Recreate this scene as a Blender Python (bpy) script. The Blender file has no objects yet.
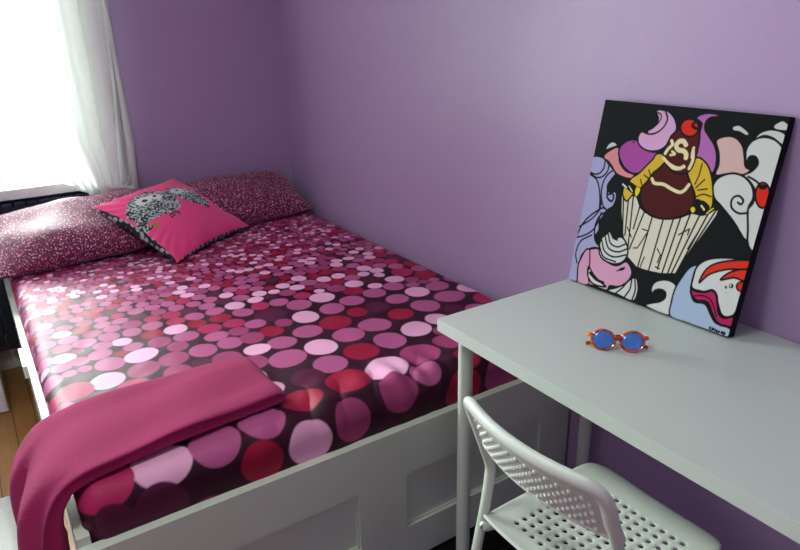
import bpy, bmesh, math, random
import numpy as np
from mathutils import Vector, Matrix
C = bpy.context.scene.collection
PI = math.pi
random.seed(7); rng = np.random.default_rng(11)
PAINTING=[('p',[(-0.006,0.3085),(0.032,0.2974),(0.0793,0.3038),(0.1105,0.3263),(0.1462,0.3479),(0.1721,0.3708),(0.1487,0.4096),(0.1353,0.4432),(0.156,0.4708),(0.198,0.4631),(0.2102,0.4996),(0.2002,0.5407),(0.1721,0.5637),(0.149,0.6067),(0.1335,0.642),(0.1414,0.6886),(0.096,0.748),(0.0227,0.7906),(-0.0119,1.0633),(-0.0551,0.9893),(-0.036,0.58),(-0.0125,0.3971),(-0.0132,0.3573)],(160,160,200),1),
('l',[(-0.006,0.3085),(0.032,0.2974),(0.0793,0.3038),(0.1105,0.3263),(0.1462,0.3479),(0.1721,0.3708),(0.1487,0.4096),(0.1353,0.4432),(0.156,0.4708),(0.198,0.4631),(0.2102,0.4996),(0.2002,0.5407),(0.1721,0.5637),(0.149,0.6067),(0.1335,0.642),(0.1414,0.6886),(0.096,0.748),(0.0227,0.7906),(-0.0119,1.0633),(-0.0551,0.9893),(-0.036,0.58),(-0.0125,0.3971),(-0.0132,0.3573),(-0.006,0.3085)],0.009,(14,16,20),3),
('p',[(0.1272,0.5655),(0.1642,0.5743),(0.1256,0.6098),(0.111,0.6683),(0.1231,0.7268),(0.1452,0.7551),(0.1787,0.7747),(0.1192,0.7895),(0.0617,0.8438),(0.062,0.9243),(0.073,0.9907),(-0.0112,1.015),(-0.0243,0.9127),(0.017,0.6837)],(160,160,200),1),
('l',[(0.1272,0.5655),(0.1642,0.5743),(0.1256,0.6098),(0.111,0.6683),(0.1231,0.7268),(0.1452,0.7551),(0.1787,0.7747),(0.1192,0.7895),(0.0617,0.8438),(0.062,0.9243),(0.073,0.9907),(-0.0112,1.015),(-0.0243,0.9127),(0.017,0.6837),(0.1272,0.5655)],0.009,(14,16,20),3),
('l',[(0.0853,0.3146),(0.0871,0.3495),(0.0665,0.3842),(0.0284,0.3944),(-0.0077,0.3844)],0.008,(14,16,20),1),
('l',[(-0.0014,0.3993),(0.0505,0.4185),(0.0827,0.4605),(0.1045,0.5201),(0.1166,0.5815)],0.008,(14,16,20),1),
('l',[(0.1163,0.3293),(0.1144,0.3685),(0.0863,0.4006),(0.048,0.4094),(0.0085,0.3977)],0.008,(14,16,20),1),
('l',[(0.1566,0.3501),(0.1214,0.383),(0.1033,0.4253),(0.1036,0.4805),(0.1231,0.5323),(0.1469,0.5633)],0.008,(14,16,20),1),
('l',[(0.1732,0.3744),(0.1524,0.4051),(0.1389,0.4347),(0.1437,0.4731),(0.1521,0.503),(0.1836,0.5165),(0.1914,0.4916),(0.1768,0.4748),(0.1569,0.4848)],0.01,(14,16,20),1),
('l',[(0.1055,0.4878),(0.1192,0.5617),(0.0871,0.6235),(0.017,0.6837),(-0.033,0.7177)],0.008,(14,16,20),1),
('l',[(-0.0479,0.7731),(0.0334,0.7424),(0.0942,0.7),(0.1226,0.6491),(0.133,0.5863)],0.008,(14,16,20),1),
('l',[(0.0391,0.8958),(0.0171,0.8438),(0.0339,0.7707),(0.1001,0.7211)],0.008,(14,16,20),1),
('p',[(0.0768,0.2769),(0.1479,0.2324),(0.1696,0.2752),(0.1845,0.3112),(0.2323,0.3456),(0.2922,0.3585),(0.2705,0.3811),(0.2132,0.3793),(0.1711,0.3671),(0.1451,0.3442),(0.1074,0.3152),(0.0745,0.3045)],(208,135,138),1),
('l',[(0.0768,0.2769),(0.1479,0.2324),(0.1696,0.2752),(0.1845,0.3112),(0.2323,0.3456),(0.2922,0.3585),(0.2705,0.3811),(0.2132,0.3793),(0.1711,0.3671),(0.1451,0.3442),(0.1074,0.3152),(0.0745,0.3045),(0.0768,0.2769)],0.009,(14,16,20),3),
('p',[(0.0735,0.258),(0.0824,0.2259),(0.1074,0.2095),(0.1334,0.2153),(0.1435,0.2269),(0.1161,0.2406)],(200,203,200),1),
('l',[(0.0735,0.258),(0.0824,0.2259),(0.1074,0.2095),(0.1334,0.2153),(0.1435,0.2269),(0.1161,0.2406),(0.0735,0.258)],0.009,(14,16,20),3),
('p',[(0.1635,0.2674),(0.1648,0.2292),(0.1944,0.1988),(0.2314,0.1847),(0.2673,0.1894),(0.3043,0.2196),(0.3631,0.2298),(0.4275,0.2261),(0.4191,0.2535),(0.3817,0.2956),(0.3463,0.3289),(0.3011,0.3503),(0.2541,0.3486),(0.2019,0.3189)],(160,72,150),1),
('l',[(0.1635,0.2674),(0.1648,0.2292),(0.1944,0.1988),(0.2314,0.1847),(0.2673,0.1894),(0.3043,0.2196),(0.3631,0.2298),(0.4275,0.2261),(0.4191,0.2535),(0.3817,0.2956),(0.3463,0.3289),(0.3011,0.3503),(0.2541,0.3486),(0.2019,0.3189),(0.1635,0.2674)],0.009,(14,16,20),3),
('p',[(0.2464,0.1967),(0.2464,0.1995),(0.2449,0.2018),(0.2423,0.2028),(0.2393,0.2025),(0.2367,0.2008),(0.2352,0.1982),(0.2352,0.1954),(0.2367,0.1931),(0.2393,0.1921),(0.2423,0.1924),(0.2449,0.1941)],(14,16,20),1),
('p',[(0.3287,0.0393),(0.3492,0.0248),(0.3764,0.0257),(0.392,0.0242),(0.4226,0.0388),(0.4502,0.0623),(0.4699,0.0953),(0.4709,0.1171),(0.4555,0.1367),(0.4462,0.16),(0.4342,0.1928),(0.4034,0.2173),(0.3625,0.2276),(0.317,0.2247),(0.2773,0.2047),(0.2619,0.1743),(0.2693,0.1457),(0.2873,0.139),(0.3105,0.1417),(0.3105,0.1317),(0.3363,0.1151),(0.3527,0.0952),(0.3571,0.0723),(0.3457,0.0511)],(205,160,200),1),
('l',[(0.3287,0.0393),(0.3492,0.0248),(0.3764,0.0257),(0.392,0.0242),(0.4226,0.0388),(0.4502,0.0623),(0.4699,0.0953),(0.4709,0.1171),(0.4555,0.1367),(0.4462,0.16),(0.4342,0.1928),(0.4034,0.2173),(0.3625,0.2276),(0.317,0.2247),(0.2773,0.2047),(0.2619,0.1743),(0.2693,0.1457),(0.2873,0.139),(0.3105,0.1417),(0.3105,0.1317),(0.3363,0.1151),(0.3527,0.0952),(0.3571,0.0723),(0.3457,0.0511),(0.3287,0.0393)],0.008,(14,16,20),3),
('l',[(0.2879,0.1412),(0.3175,0.1468),(0.3497,0.1429),(0.3823,0.1232),(0.4037,0.0939),(0.4081,0.0624),(0.388,0.029)],0.008,(14,16,20),1),
('l',[(0.3311,0.0382),(0.3629,0.0448),(0.3717,0.0662),(0.358,0.0946),(0.3343,0.1176),(0.3084,0.1342)],0.006,(14,16,20),1),
('p',[(0.5631,0.0478),(0.5867,0.0266),(0.6324,0.0169),(0.6765,0.0216),(0.679,0.0305),(0.6384,0.0381),(0.6197,0.057),(0.6224,0.0906),(0.6523,0.1209),(0.6916,0.1581),(0.7163,0.2054),(0.7238,0.2551),(0.713,0.2841),(0.6709,0.2549),(0.637,0.2386),(0.6068,0.2301),(0.6075,0.1695),(0.6002,0.1017),(0.5984,0.0678)],(172,102,172),1),
('l',[(0.5631,0.0478),(0.5867,0.0266),(0.6324,0.0169),(0.6765,0.0216),(0.679,0.0305),(0.6384,0.0381),(0.6197,0.057),(0.6224,0.0906),(0.6523,0.1209),(0.6916,0.1581),(0.7163,0.2054),(0.7238,0.2551),(0.713,0.2841),(0.6709,0.2549),(0.637,0.2386),(0.6068,0.2301),(0.6075,0.1695),(0.6002,0.1017),(0.5984,0.0678),(0.5631,0.0478)],0.009,(14,16,20),3),
('p',[(0.6933,0.136),(0.7373,0.1108),(0.7856,0.1133),(0.8274,0.1452),(0.8483,0.1901),(0.8654,0.2302),(0.8917,0.242),(0.8646,0.2678),(0.7956,0.2739),(0.7332,0.2898),(0.735,0.2398),(0.7201,0.1871)],(205,172,168),1),
('l',[(0.6933,0.136),(0.7373,0.1108),(0.7856,0.1133),(0.8274,0.1452),(0.8483,0.1901),(0.8654,0.2302),(0.8917,0.242),(0.8646,0.2678),(0.7956,0.2739),(0.7332,0.2898),(0.735,0.2398),(0.7201,0.1871),(0.6933,0.136)],0.009,(14,16,20),3),
('p',[(0.8465,0.1638),(0.8625,0.1193),(0.9064,0.0959),(0.9626,0.1011),(1.0055,0.1311),(1.0054,0.1567),(1.006,0.291),(1.0149,0.4689),(1.0154,0.5767),(0.9807,0.5745),(0.9495,0.5054),(0.9262,0.4235),(0.9438,0.3768),(0.9358,0.3249),(0.8924,0.2846),(0.8632,0.2713),(0.8986,0.2462),(0.917,0.2115),(0.8976,0.1829),(0.8703,0.1869),(0.8647,0.2196)],(200,203,200),1),
('l',[(0.8465,0.1638),(0.8625,0.1193),(0.9064,0.0959),(0.9626,0.1011),(1.0055,0.1311),(1.0054,0.1567),(1.006,0.291),(1.0149,0.4689),(1.0154,0.5767),(0.9807,0.5745),(0.9495,0.5054),(0.9262,0.4235),(0.9438,0.3768),(0.9358,0.3249),(0.8924,0.2846),(0.8632,0.2713),(0.8986,0.2462),(0.917,0.2115),(0.8976,0.1829),(0.8703,0.1869),(0.8647,0.2196),(0.8465,0.1638)],0.009,(14,16,20),3),
('p',[(0.872,0.1128),(0.8905,0.0792),(0.9403,0.0608),(0.9998,0.0739),(1.0068,0.1207),(0.9499,0.0945),(0.905,0.0909)],(200,203,200),1),
('l',[(0.872,0.1128),(0.8905,0.0792),(0.9403,0.0608),(0.9998,0.0739),(1.0068,0.1207),(0.9499,0.0945),(0.905,0.0909),(0.872,0.1128)],0.007,(14,16,20),3),
('p',[(0.761,0.0682),(0.7885,0.0619),(0.8336,0.0861),(0.8293,0.0951),(0.7944,0.0824),(0.7645,0.0806)],(200,203,200),1),
('p',[(0.9442,0.044),(0.9727,0.0235),(1.0,0.0376),(0.9989,0.0558),(0.9552,0.056)],(200,203,200),1),
('l',[(0.8487,0.1794),(0.864,0.2251),(0.8951,0.234),(0.9069,0.2078),(0.8903,0.1892),(0.8705,0.1996),(0.8809,0.2118)],0.012,(14,16,20),1),
('p',[(0.7349,0.3396),(0.7538,0.2974),(0.8064,0.27),(0.866,0.273),(0.916,0.3071),(0.938,0.3565),(0.9287,0.4122),(0.9549,0.5042),(0.9558,0.5477),(0.8774,0.4777),(0.794,0.4176),(0.7559,0.3916)],(200,203,200),1),
('l',[(0.7349,0.3396),(0.7538,0.2974),(0.8064,0.27),(0.866,0.273),(0.916,0.3071),(0.938,0.3565),(0.9287,0.4122),(0.9549,0.5042),(0.9558,0.5477),(0.8774,0.4777),(0.794,0.4176),(0.7559,0.3916),(0.7349,0.3396)],0.009,(14,16,20),3),
('l',[(0.9277,0.4286),(0.8893,0.4367),(0.8506,0.4172),(0.8437,0.3802),(0.8678,0.3613),(0.8952,0.3756),(0.8917,0.3958),(0.8738,0.3907)],0.009,(14,16,20),1),
('p',[(1.0083,0.3333),(1.0116,0.3607),(1.0056,0.3825),(0.9917,0.3929),(0.9736,0.389),(0.9561,0.3716),(0.9441,0.3455),(0.9408,0.3177),(0.9471,0.2958),(0.9612,0.2858),(0.9793,0.2901),(0.9965,0.3075)],(205,40,28),1),
('l',[(1.0083,0.3333),(1.0116,0.3607),(1.0056,0.3825),(0.9917,0.3929),(0.9736,0.389),(0.9561,0.3716),(0.9441,0.3455),(0.9408,0.3177),(0.9471,0.2958),(0.9612,0.2858),(0.9793,0.2901),(0.9965,0.3075),(1.0083,0.3333)],0.008,(14,16,20),3),
('p',[(0.9853,0.3015),(0.9844,0.3077),(0.9788,0.3131),(0.9699,0.3164),(0.9601,0.3166),(0.9519,0.3136),(0.9478,0.3083),(0.9487,0.3021),(0.9544,0.2967),(0.9634,0.2934),(0.9732,0.2933),(0.9812,0.2963)],(14,16,20),1),
('l',[(0.8897,0.2712),(0.9296,0.2846),(0.9639,0.3054)],0.008,(14,16,20),1),
('p',[(0.2297,0.4382),(0.2816,0.4466),(0.338,0.4653),(0.3698,0.511),(0.4062,0.5295),(0.4835,0.544),(0.5519,0.5343),(0.6143,0.5109),(0.6619,0.4812),(0.7165,0.4814),(0.7451,0.4686),(0.7699,0.4443),(0.7945,0.4393),(0.7923,0.4681),(0.6584,0.7884),(0.5824,0.8097),(0.5118,0.8169),(0.4308,0.8179),(0.3591,0.778),(0.2877,0.6449),(0.2544,0.545)],(208,203,186),0),
('l',[(0.2297,0.4382),(0.2816,0.4466),(0.338,0.4653),(0.3698,0.511),(0.4062,0.5295),(0.4835,0.544),(0.5519,0.5343),(0.6143,0.5109),(0.6619,0.4812),(0.7165,0.4814),(0.7451,0.4686),(0.7699,0.4443),(0.7945,0.4393),(0.7923,0.4681),(0.6584,0.7884),(0.5824,0.8097),(0.5118,0.8169),(0.4308,0.8179),(0.3591,0.778),(0.2877,0.6449),(0.2544,0.545),(0.2297,0.4382)],0.009,(14,16,20),2),
('l',[(0.2464,0.451),(0.3011,0.674)],0.0075,(14,16,20),0),
('l',[(0.2825,0.4496),(0.3159,0.6705)],0.0075,(14,16,20),0),
('l',[(0.3121,0.4545),(0.3591,0.778)],0.0075,(14,16,20),0),
('l',[(0.3662,0.5117),(0.3585,0.6287)],0.0075,(14,16,20),0),
('l',[(0.4003,0.5307),(0.3624,0.7342)],0.0075,(14,16,20),0),
('l',[(0.4536,0.5452),(0.4367,0.8163)],0.0075,(14,16,20),0),
('l',[(0.5187,0.5415),(0.5052,0.8155)],0.0075,(14,16,20),0),
('l',[(0.5738,0.5296),(0.5529,0.7899)],0.0075,(14,16,20),0),
('l',[(0.6108,0.5146),(0.5841,0.8072)],0.0075,(14,16,20),0),
('l',[(0.6569,0.4871),(0.6148,0.7986)],0.0075,(14,16,20),0),
('l',[(0.7063,0.4835),(0.6348,0.795)],0.0075,(14,16,20),0),
('l',[(0.7471,0.4682),(0.6584,0.7884)],0.0075,(14,16,20),0),
('l',[(0.7796,0.449),(0.6619,0.7803)],0.0075,(14,16,20),0),
('l',[(0.412,0.6166),(0.4497,0.6184),(0.4089,0.7173),(0.3851,0.7232)],0.006,(14,16,20),0),
('l',[(0.5256,0.6933),(0.5506,0.718),(0.5447,0.7609)],0.006,(14,16,20),0),
('l',[(0.5389,0.7833),(0.564,0.7868)],0.006,(14,16,20),0),
('l',[(0.6221,0.5988),(0.6723,0.5574),(0.6698,0.5876)],0.006,(14,16,20),0),
('l',[(0.3193,0.627),(0.3577,0.6714)],0.006,(14,16,20),0),
('l',[(0.6881,0.6527),(0.7189,0.5663)],0.006,(14,16,20),0),
('l',[(0.4499,0.8181),(0.4624,0.7512)],0.006,(14,16,20),0),
('p',[(0.2297,0.4382),(0.2594,0.4507),(0.2671,0.3948),(0.2541,0.418)],(14,16,20),0),
('l',[(0.2297,0.4382),(0.2594,0.4507),(0.2671,0.3948),(0.2541,0.418),(0.2297,0.4382)],0.004,(14,16,20),2),
('p',[(0.3168,0.3449),(0.3518,0.3003),(0.3804,0.2638),(0.3956,0.2361),(0.441,0.2359),(0.462,0.2705),(0.418,0.3155),(0.3744,0.3808),(0.3464,0.4217),(0.3261,0.4353),(0.3024,0.4663),(0.2783,0.4977),(0.2457,0.4703),(0.2428,0.4305),(0.2629,0.4135),(0.2775,0.3778)],(205,172,50),1),
('l',[(0.3168,0.3449),(0.3518,0.3003),(0.3804,0.2638),(0.3956,0.2361),(0.441,0.2359),(0.462,0.2705),(0.418,0.3155),(0.3744,0.3808),(0.3464,0.4217),(0.3261,0.4353),(0.3024,0.4663),(0.2783,0.4977),(0.2457,0.4703),(0.2428,0.4305),(0.2629,0.4135),(0.2775,0.3778),(0.3168,0.3449)],0.008,(14,16,20),3),
('p',[(0.5751,0.284),(0.5963,0.2836),(0.6007,0.2371),(0.6316,0.2234),(0.6798,0.2492),(0.7122,0.292),(0.7345,0.3421),(0.7542,0.4047),(0.7544,0.4409),(0.7338,0.4634),(0.6866,0.4179),(0.662,0.4165),(0.6454,0.3827),(0.602,0.3288)],(205,172,50),1),
('l',[(0.5751,0.284),(0.5963,0.2836),(0.6007,0.2371),(0.6316,0.2234),(0.6798,0.2492),(0.7122,0.292),(0.7345,0.3421),(0.7542,0.4047),(0.7544,0.4409),(0.7338,0.4634),(0.6866,0.4179),(0.662,0.4165),(0.6454,0.3827),(0.602,0.3288),(0.5751,0.284)],0.008,(14,16,20),3),
('p',[(0.4512,0.2722),(0.4676,0.2508),(0.5152,0.2375),(0.565,0.2609),(0.5768,0.2899),(0.6121,0.3394),(0.6504,0.3879),(0.6616,0.4228),(0.652,0.468),(0.62,0.506),(0.5616,0.5312),(0.4899,0.5434),(0.4255,0.5343),(0.3777,0.5046),(0.3578,0.4623),(0.3464,0.4217),(0.3744,0.3808),(0.3994,0.3313),(0.4236,0.3082)],(72,20,22),1),
('l',[(0.4512,0.2722),(0.4676,0.2508),(0.5152,0.2375),(0.565,0.2609),(0.5768,0.2899),(0.6121,0.3394),(0.6504,0.3879),(0.6616,0.4228),(0.652,0.468),(0.62,0.506),(0.5616,0.5312),(0.4899,0.5434),(0.4255,0.5343),(0.3777,0.5046),(0.3578,0.4623),(0.3464,0.4217),(0.3744,0.3808),(0.3994,0.3313),(0.4236,0.3082),(0.4512,0.2722)],0.01,(14,16,20),3),
('p',[(0.4516,0.1416),(0.4798,0.1117),(0.4986,0.1051),(0.5304,0.1274),(0.5694,0.1226),(0.5923,0.0984),(0.6076,0.1351),(0.6122,0.1861),(0.6109,0.2338),(0.606,0.2694),(0.589,0.2985),(0.5523,0.3134),(0.5089,0.3071),(0.47,0.2819),(0.4398,0.2504),(0.4314,0.2112),(0.4448,0.1736)],(72,20,22),1),
('l',[(0.4516,0.1416),(0.4798,0.1117),(0.4986,0.1051),(0.5304,0.1274),(0.5694,0.1226),(0.5923,0.0984),(0.6076,0.1351),(0.6122,0.1861),(0.6109,0.2338),(0.606,0.2694),(0.589,0.2985),(0.5523,0.3134),(0.5089,0.3071),(0.47,0.2819),(0.4398,0.2504),(0.4314,0.2112),(0.4448,0.1736),(0.4516,0.1416)],0.008,(14,16,20),3),
('p',[(0.588,0.0882),(0.5873,0.1086),(0.5744,0.1252),(0.5524,0.1334),(0.5271,0.131),(0.5054,0.1185),(0.4933,0.0992),(0.4941,0.0783),(0.5075,0.0618),(0.5299,0.0539),(0.555,0.0567),(0.5762,0.0692)],(205,40,28),1),
('l',[(0.588,0.0882),(0.5873,0.1086),(0.5744,0.1252),(0.5524,0.1334),(0.5271,0.131),(0.5054,0.1185),(0.4933,0.0992),(0.4941,0.0783),(0.5075,0.0618),(0.5299,0.0539),(0.555,0.0567),(0.5762,0.0692),(0.588,0.0882)],0.008,(14,16,20),3),
('l',[(0.5631,0.0653),(0.5528,0.0815),(0.5708,0.0923),(0.5834,0.093)],0.012,(14,16,20),1),
('l',[(0.5435,0.1737),(0.524,0.1588),(0.5023,0.1638),(0.4927,0.1849),(0.5106,0.2024),(0.5365,0.2031),(0.5564,0.2157),(0.5602,0.2327)],0.02,(222,212,165),1),
('l',[(0.4608,0.1648),(0.4707,0.1812),(0.4533,0.2036),(0.4414,0.2277)],0.014,(222,212,165),1),
('l',[(0.5889,0.1828),(0.5882,0.2068),(0.5917,0.228)],0.012,(222,212,165),1),
('l',[(0.4772,0.2137),(0.496,0.2244),(0.4719,0.2323)],0.01,(222,212,165),1),
('l',[(0.4367,0.2509),(0.479,0.276),(0.5295,0.2877),(0.5623,0.2763)],0.013,(222,212,165),1),
('l',[(0.5907,0.1977),(0.5996,0.2399),(0.591,0.2806)],0.013,(222,212,165),1),
('l',[(0.3998,0.3602),(0.4206,0.3792),(0.4731,0.3763),(0.5216,0.3898),(0.5679,0.3983),(0.5933,0.3861),(0.6115,0.3549)],0.014,(222,212,165),1),
('l',[(0.4788,0.2774),(0.5086,0.2915),(0.5439,0.2877),(0.5581,0.2743)],0.013,(222,212,165),1),
('l',[(0.6521,0.2475),(0.6521,0.2959),(0.6421,0.3464)],0.006,(14,16,20),1),
('l',[(0.6856,0.3175),(0.6504,0.3634)],0.006,(14,16,20),1),
('l',[(0.7105,0.3573),(0.6633,0.372)],0.006,(14,16,20),1),
('l',[(0.7398,0.3893),(0.698,0.3851),(0.662,0.4042)],0.006,(14,16,20),1),
('l',[(0.3498,0.3492),(0.3767,0.3609)],0.006,(14,16,20),1),
('l',[(0.3691,0.3201),(0.3881,0.3461)],0.006,(14,16,20),1),
('l',[(0.3332,0.3749),(0.3478,0.3985)],0.006,(14,16,20),1),
('p',[(0.6686,0.4276),(0.7062,0.414),(0.7465,0.4365),(0.7338,0.4634),(0.7112,0.4804),(0.6818,0.4743)],(14,16,20),1),
('p',[(0.6495,0.4592),(0.6645,0.45),(0.6785,0.4626),(0.6703,0.4829),(0.6537,0.4739)],(215,200,30),1),
('l',[(0.6495,0.4592),(0.6645,0.45),(0.6785,0.4626),(0.6703,0.4829),(0.6537,0.4739),(0.6495,0.4592)],0.004,(14,16,20),3),
('p',[(0.7346,0.4663),(0.76,0.4368),(0.7734,0.437),(0.753,0.4594),(0.7403,0.4743)],(215,200,30),1),
('l',[(0.7346,0.4663),(0.76,0.4368),(0.7734,0.437),(0.753,0.4594),(0.7403,0.4743),(0.7346,0.4663)],0.004,(14,16,20),3),
('l',[(0.703,0.4391),(0.7209,0.4539)],0.008,(222,212,165),1),
('p',[(0.2226,0.413),(0.2671,0.3948),(0.3236,0.4139),(0.3417,0.4334),(0.3088,0.452),(0.2659,0.4369)],(14,16,20),1),
('p',[(0.3181,0.417),(0.3435,0.4176),(0.3444,0.4433),(0.3314,0.4644),(0.318,0.4482)],(215,200,30),1),
('l',[(0.3181,0.417),(0.3435,0.4176),(0.3444,0.4433),(0.3314,0.4644),(0.318,0.4482),(0.3181,0.417)],0.003,(14,16,20),3),
('l',[(0.2316,0.4167),(0.2569,0.428)],0.008,(200,203,200),1),
('l',[(0.2741,0.4197),(0.2994,0.4412)],0.005,(222,212,165),1),
('l',[(0.7685,0.4199),(0.7922,0.4332),(0.7813,0.4415),(0.7655,0.4326)],0.006,(14,16,20),1),
('p',[(0.0816,1.0168),(0.0531,0.9214),(0.0566,0.8764),(0.0807,0.812),(0.1132,0.7966),(0.1723,0.7818),(0.2101,0.8218),(0.2682,0.8417),(0.3178,0.8353),(0.3592,0.8035),(0.3933,0.8218),(0.4124,0.8576),(0.396,0.905),(0.3486,0.9453),(0.2922,0.9584),(0.2744,0.9886),(0.154,0.9918)],(205,150,182),1),
('l',[(0.0816,1.0168),(0.0531,0.9214),(0.0566,0.8764),(0.0807,0.812),(0.1132,0.7966),(0.1723,0.7818),(0.2101,0.8218),(0.2682,0.8417),(0.3178,0.8353),(0.3592,0.8035),(0.3933,0.8218),(0.4124,0.8576),(0.396,0.905),(0.3486,0.9453),(0.2922,0.9584),(0.2744,0.9886),(0.154,0.9918),(0.0816,1.0168)],0.009,(14,16,20),3),
('p',[(0.1267,0.8941),(0.1677,0.9262),(0.2251,0.9545),(0.2689,0.9688),(0.192,0.9807),(0.1446,0.9581),(0.1276,0.9302)],(200,203,200),1),
('l',[(0.1267,0.8941),(0.1677,0.9262),(0.2251,0.9545),(0.2689,0.9688),(0.192,0.9807),(0.1446,0.9581),(0.1276,0.9302),(0.1267,0.8941)],0.009,(14,16,20),3),
('l',[(0.109,0.7977),(0.1308,0.8857),(0.1301,0.9294),(0.1556,0.9877)],0.008,(14,16,20),1),
('l',[(0.1446,0.9254),(0.1919,0.9482),(0.2471,0.9538)],0.014,(14,16,20),1),
('p',[(0.2825,0.9862),(0.3347,0.9564),(0.3839,0.921),(0.4149,0.8843),(0.4433,0.8694),(0.4652,0.904),(0.4724,0.9497),(0.4538,0.9934),(0.3604,0.9874)],(200,203,200),1),
('l',[(0.2825,0.9862),(0.3347,0.9564),(0.3839,0.921),(0.4149,0.8843),(0.4433,0.8694),(0.4652,0.904),(0.4724,0.9497),(0.4538,0.9934),(0.3604,0.9874),(0.2825,0.9862)],0.008,(14,16,20),3),
('l',[(0.342,0.9824),(0.3738,0.9448),(0.3907,0.9155)],0.008,(14,16,20),1),
('l',[(0.3989,0.9896),(0.4217,0.9375),(0.4205,0.8896)],0.008,(14,16,20),1),
('l',[(0.4491,0.9914),(0.4551,0.9344),(0.4376,0.8778)],0.008,(14,16,20),1),
('p',[(0.311,0.872),(0.3371,0.844),(0.3634,0.8333),(0.3547,0.853),(0.3299,0.8633)],(14,16,20),1),
('p',[(0.1739,0.7926),(0.1696,0.7269),(0.203,0.6882),(0.2124,0.6729),(0.2542,0.7013),(0.299,0.6852),(0.3422,0.7178),(0.3587,0.7674),(0.3353,0.8146),(0.2788,0.8373),(0.2077,0.8285)],(200,203,200),1),
('l',[(0.1739,0.7926),(0.1696,0.7269),(0.203,0.6882),(0.2124,0.6729),(0.2542,0.7013),(0.299,0.6852),(0.3422,0.7178),(0.3587,0.7674),(0.3353,0.8146),(0.2788,0.8373),(0.2077,0.8285),(0.1739,0.7926)],0.009,(14,16,20),3),
('l',[(0.1722,0.7263),(0.2091,0.7837),(0.2751,0.7999),(0.3527,0.7689)],0.008,(14,16,20),1),
('l',[(0.1913,0.7052),(0.2304,0.7618),(0.293,0.7679),(0.3503,0.7373)],0.008,(14,16,20),1),
('l',[(0.2103,0.6898),(0.236,0.7329),(0.2859,0.7425),(0.3311,0.7152)],0.008,(14,16,20),1),
('l',[(0.1693,0.7659),(0.2113,0.8164),(0.2948,0.8221)],0.008,(14,16,20),1),
('l',[(0.2287,0.6583),(0.2401,0.6992),(0.2759,0.7069),(0.2476,0.692)],0.008,(14,16,20),1),
('p',[(0.5418,0.9932),(0.5722,0.9669),(0.612,0.9471),(0.6363,0.9182),(0.628,0.8888),(0.5944,0.8847),(0.5659,0.9003),(0.5581,0.917),(0.5471,0.8987),(0.5556,0.8639),(0.5899,0.8398),(0.6355,0.8302),(0.6748,0.8432),(0.6758,0.8884),(0.674,0.9383),(0.6837,0.9954)],(200,203,200),1),
('l',[(0.5418,0.9932),(0.5722,0.9669),(0.612,0.9471),(0.6363,0.9182),(0.628,0.8888),(0.5944,0.8847),(0.5659,0.9003),(0.5581,0.917),(0.5471,0.8987),(0.5556,0.8639),(0.5899,0.8398),(0.6355,0.8302),(0.6748,0.8432),(0.6758,0.8884),(0.674,0.9383),(0.6837,0.9954),(0.5418,0.9932)],0.006,(14,16,20),3),
('p',[(0.6868,0.9979),(0.674,0.9242),(0.6775,0.8529),(0.7008,0.7837),(0.7255,0.7358),(0.7637,0.7119),(0.7759,0.7288),(0.7556,0.7887),(0.7594,0.8423),(0.7911,0.8875),(0.8491,0.8829),(0.8898,0.9239),(0.9265,0.9522),(0.9975,0.9546),(1.0024,0.9962),(0.8968,0.9997),(0.785,1.0002)],(160,178,205),1),
('l',[(0.6868,0.9979),(0.674,0.9242),(0.6775,0.8529),(0.7008,0.7837),(0.7255,0.7358),(0.7637,0.7119),(0.7759,0.7288),(0.7556,0.7887),(0.7594,0.8423),(0.7911,0.8875),(0.8491,0.8829),(0.8898,0.9239),(0.9265,0.9522),(0.9975,0.9546),(1.0024,0.9962),(0.8968,0.9997),(0.785,1.0002),(0.6868,0.9979)],0.008,(14,16,20),3),
('p',[(0.7637,0.8294),(0.7546,0.7795),(0.7618,0.7178),(0.8129,0.6704),(0.9129,0.6399),(1.0036,0.6357),(1.0094,0.707),(1.0123,0.8053),(0.996,0.8896),(0.9429,0.9071),(0.8933,0.8422),(0.8262,0.8301)],(200,203,200),1),
('l',[(0.7637,0.8294),(0.7546,0.7795),(0.7618,0.7178),(0.8129,0.6704),(0.9129,0.6399),(1.0036,0.6357),(1.0094,0.707),(1.0123,0.8053),(0.996,0.8896),(0.9429,0.9071),(0.8933,0.8422),(0.8262,0.8301),(0.7637,0.8294)],0.009,(14,16,20),3),
('p',[(0.7916,0.7942),(0.8108,0.7193),(0.8751,0.6685),(0.996,0.6293),(1.0037,0.6664),(0.9131,0.6941),(0.8326,0.7397)],(205,48,35),1),
('l',[(0.7916,0.7942),(0.8108,0.7193),(0.8751,0.6685),(0.996,0.6293),(1.0037,0.6664),(0.9131,0.6941),(0.8326,0.7397),(0.7916,0.7942)],0.008,(14,16,20),3),
('p',[(0.8908,0.7509),(0.9302,0.7008),(1.0021,0.6711),(1.0036,0.7227),(0.9517,0.7234)],(205,48,35),1),
('l',[(0.8908,0.7509),(0.9302,0.7008),(1.0021,0.6711),(1.0036,0.7227),(0.9517,0.7234),(0.8908,0.7509)],0.008,(14,16,20),3),
('p',[(0.9722,0.7532),(0.9822,0.736),(1.0062,0.7319),(1.0071,0.7713),(0.9833,0.7713)],(205,40,28),1),
('l',[(0.9722,0.7532),(0.9822,0.736),(1.0062,0.7319),(1.0071,0.7713),(0.9833,0.7713),(0.9722,0.7532)],0.007,(14,16,20),3),
('p',[(0.7597,0.8354),(0.7915,0.8361),(0.8332,0.8269),(0.8645,0.8094),(0.8899,0.8232),(0.9087,0.8641),(0.9273,0.9049),(0.9586,0.9159),(0.9981,0.8962),(1.0074,0.9412),(0.9687,0.9512),(0.933,0.9499),(0.8947,0.9156),(0.8709,0.8828),(0.8456,0.8705),(0.8039,0.8801),(0.7735,0.8655)],(170,28,90),1),
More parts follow.
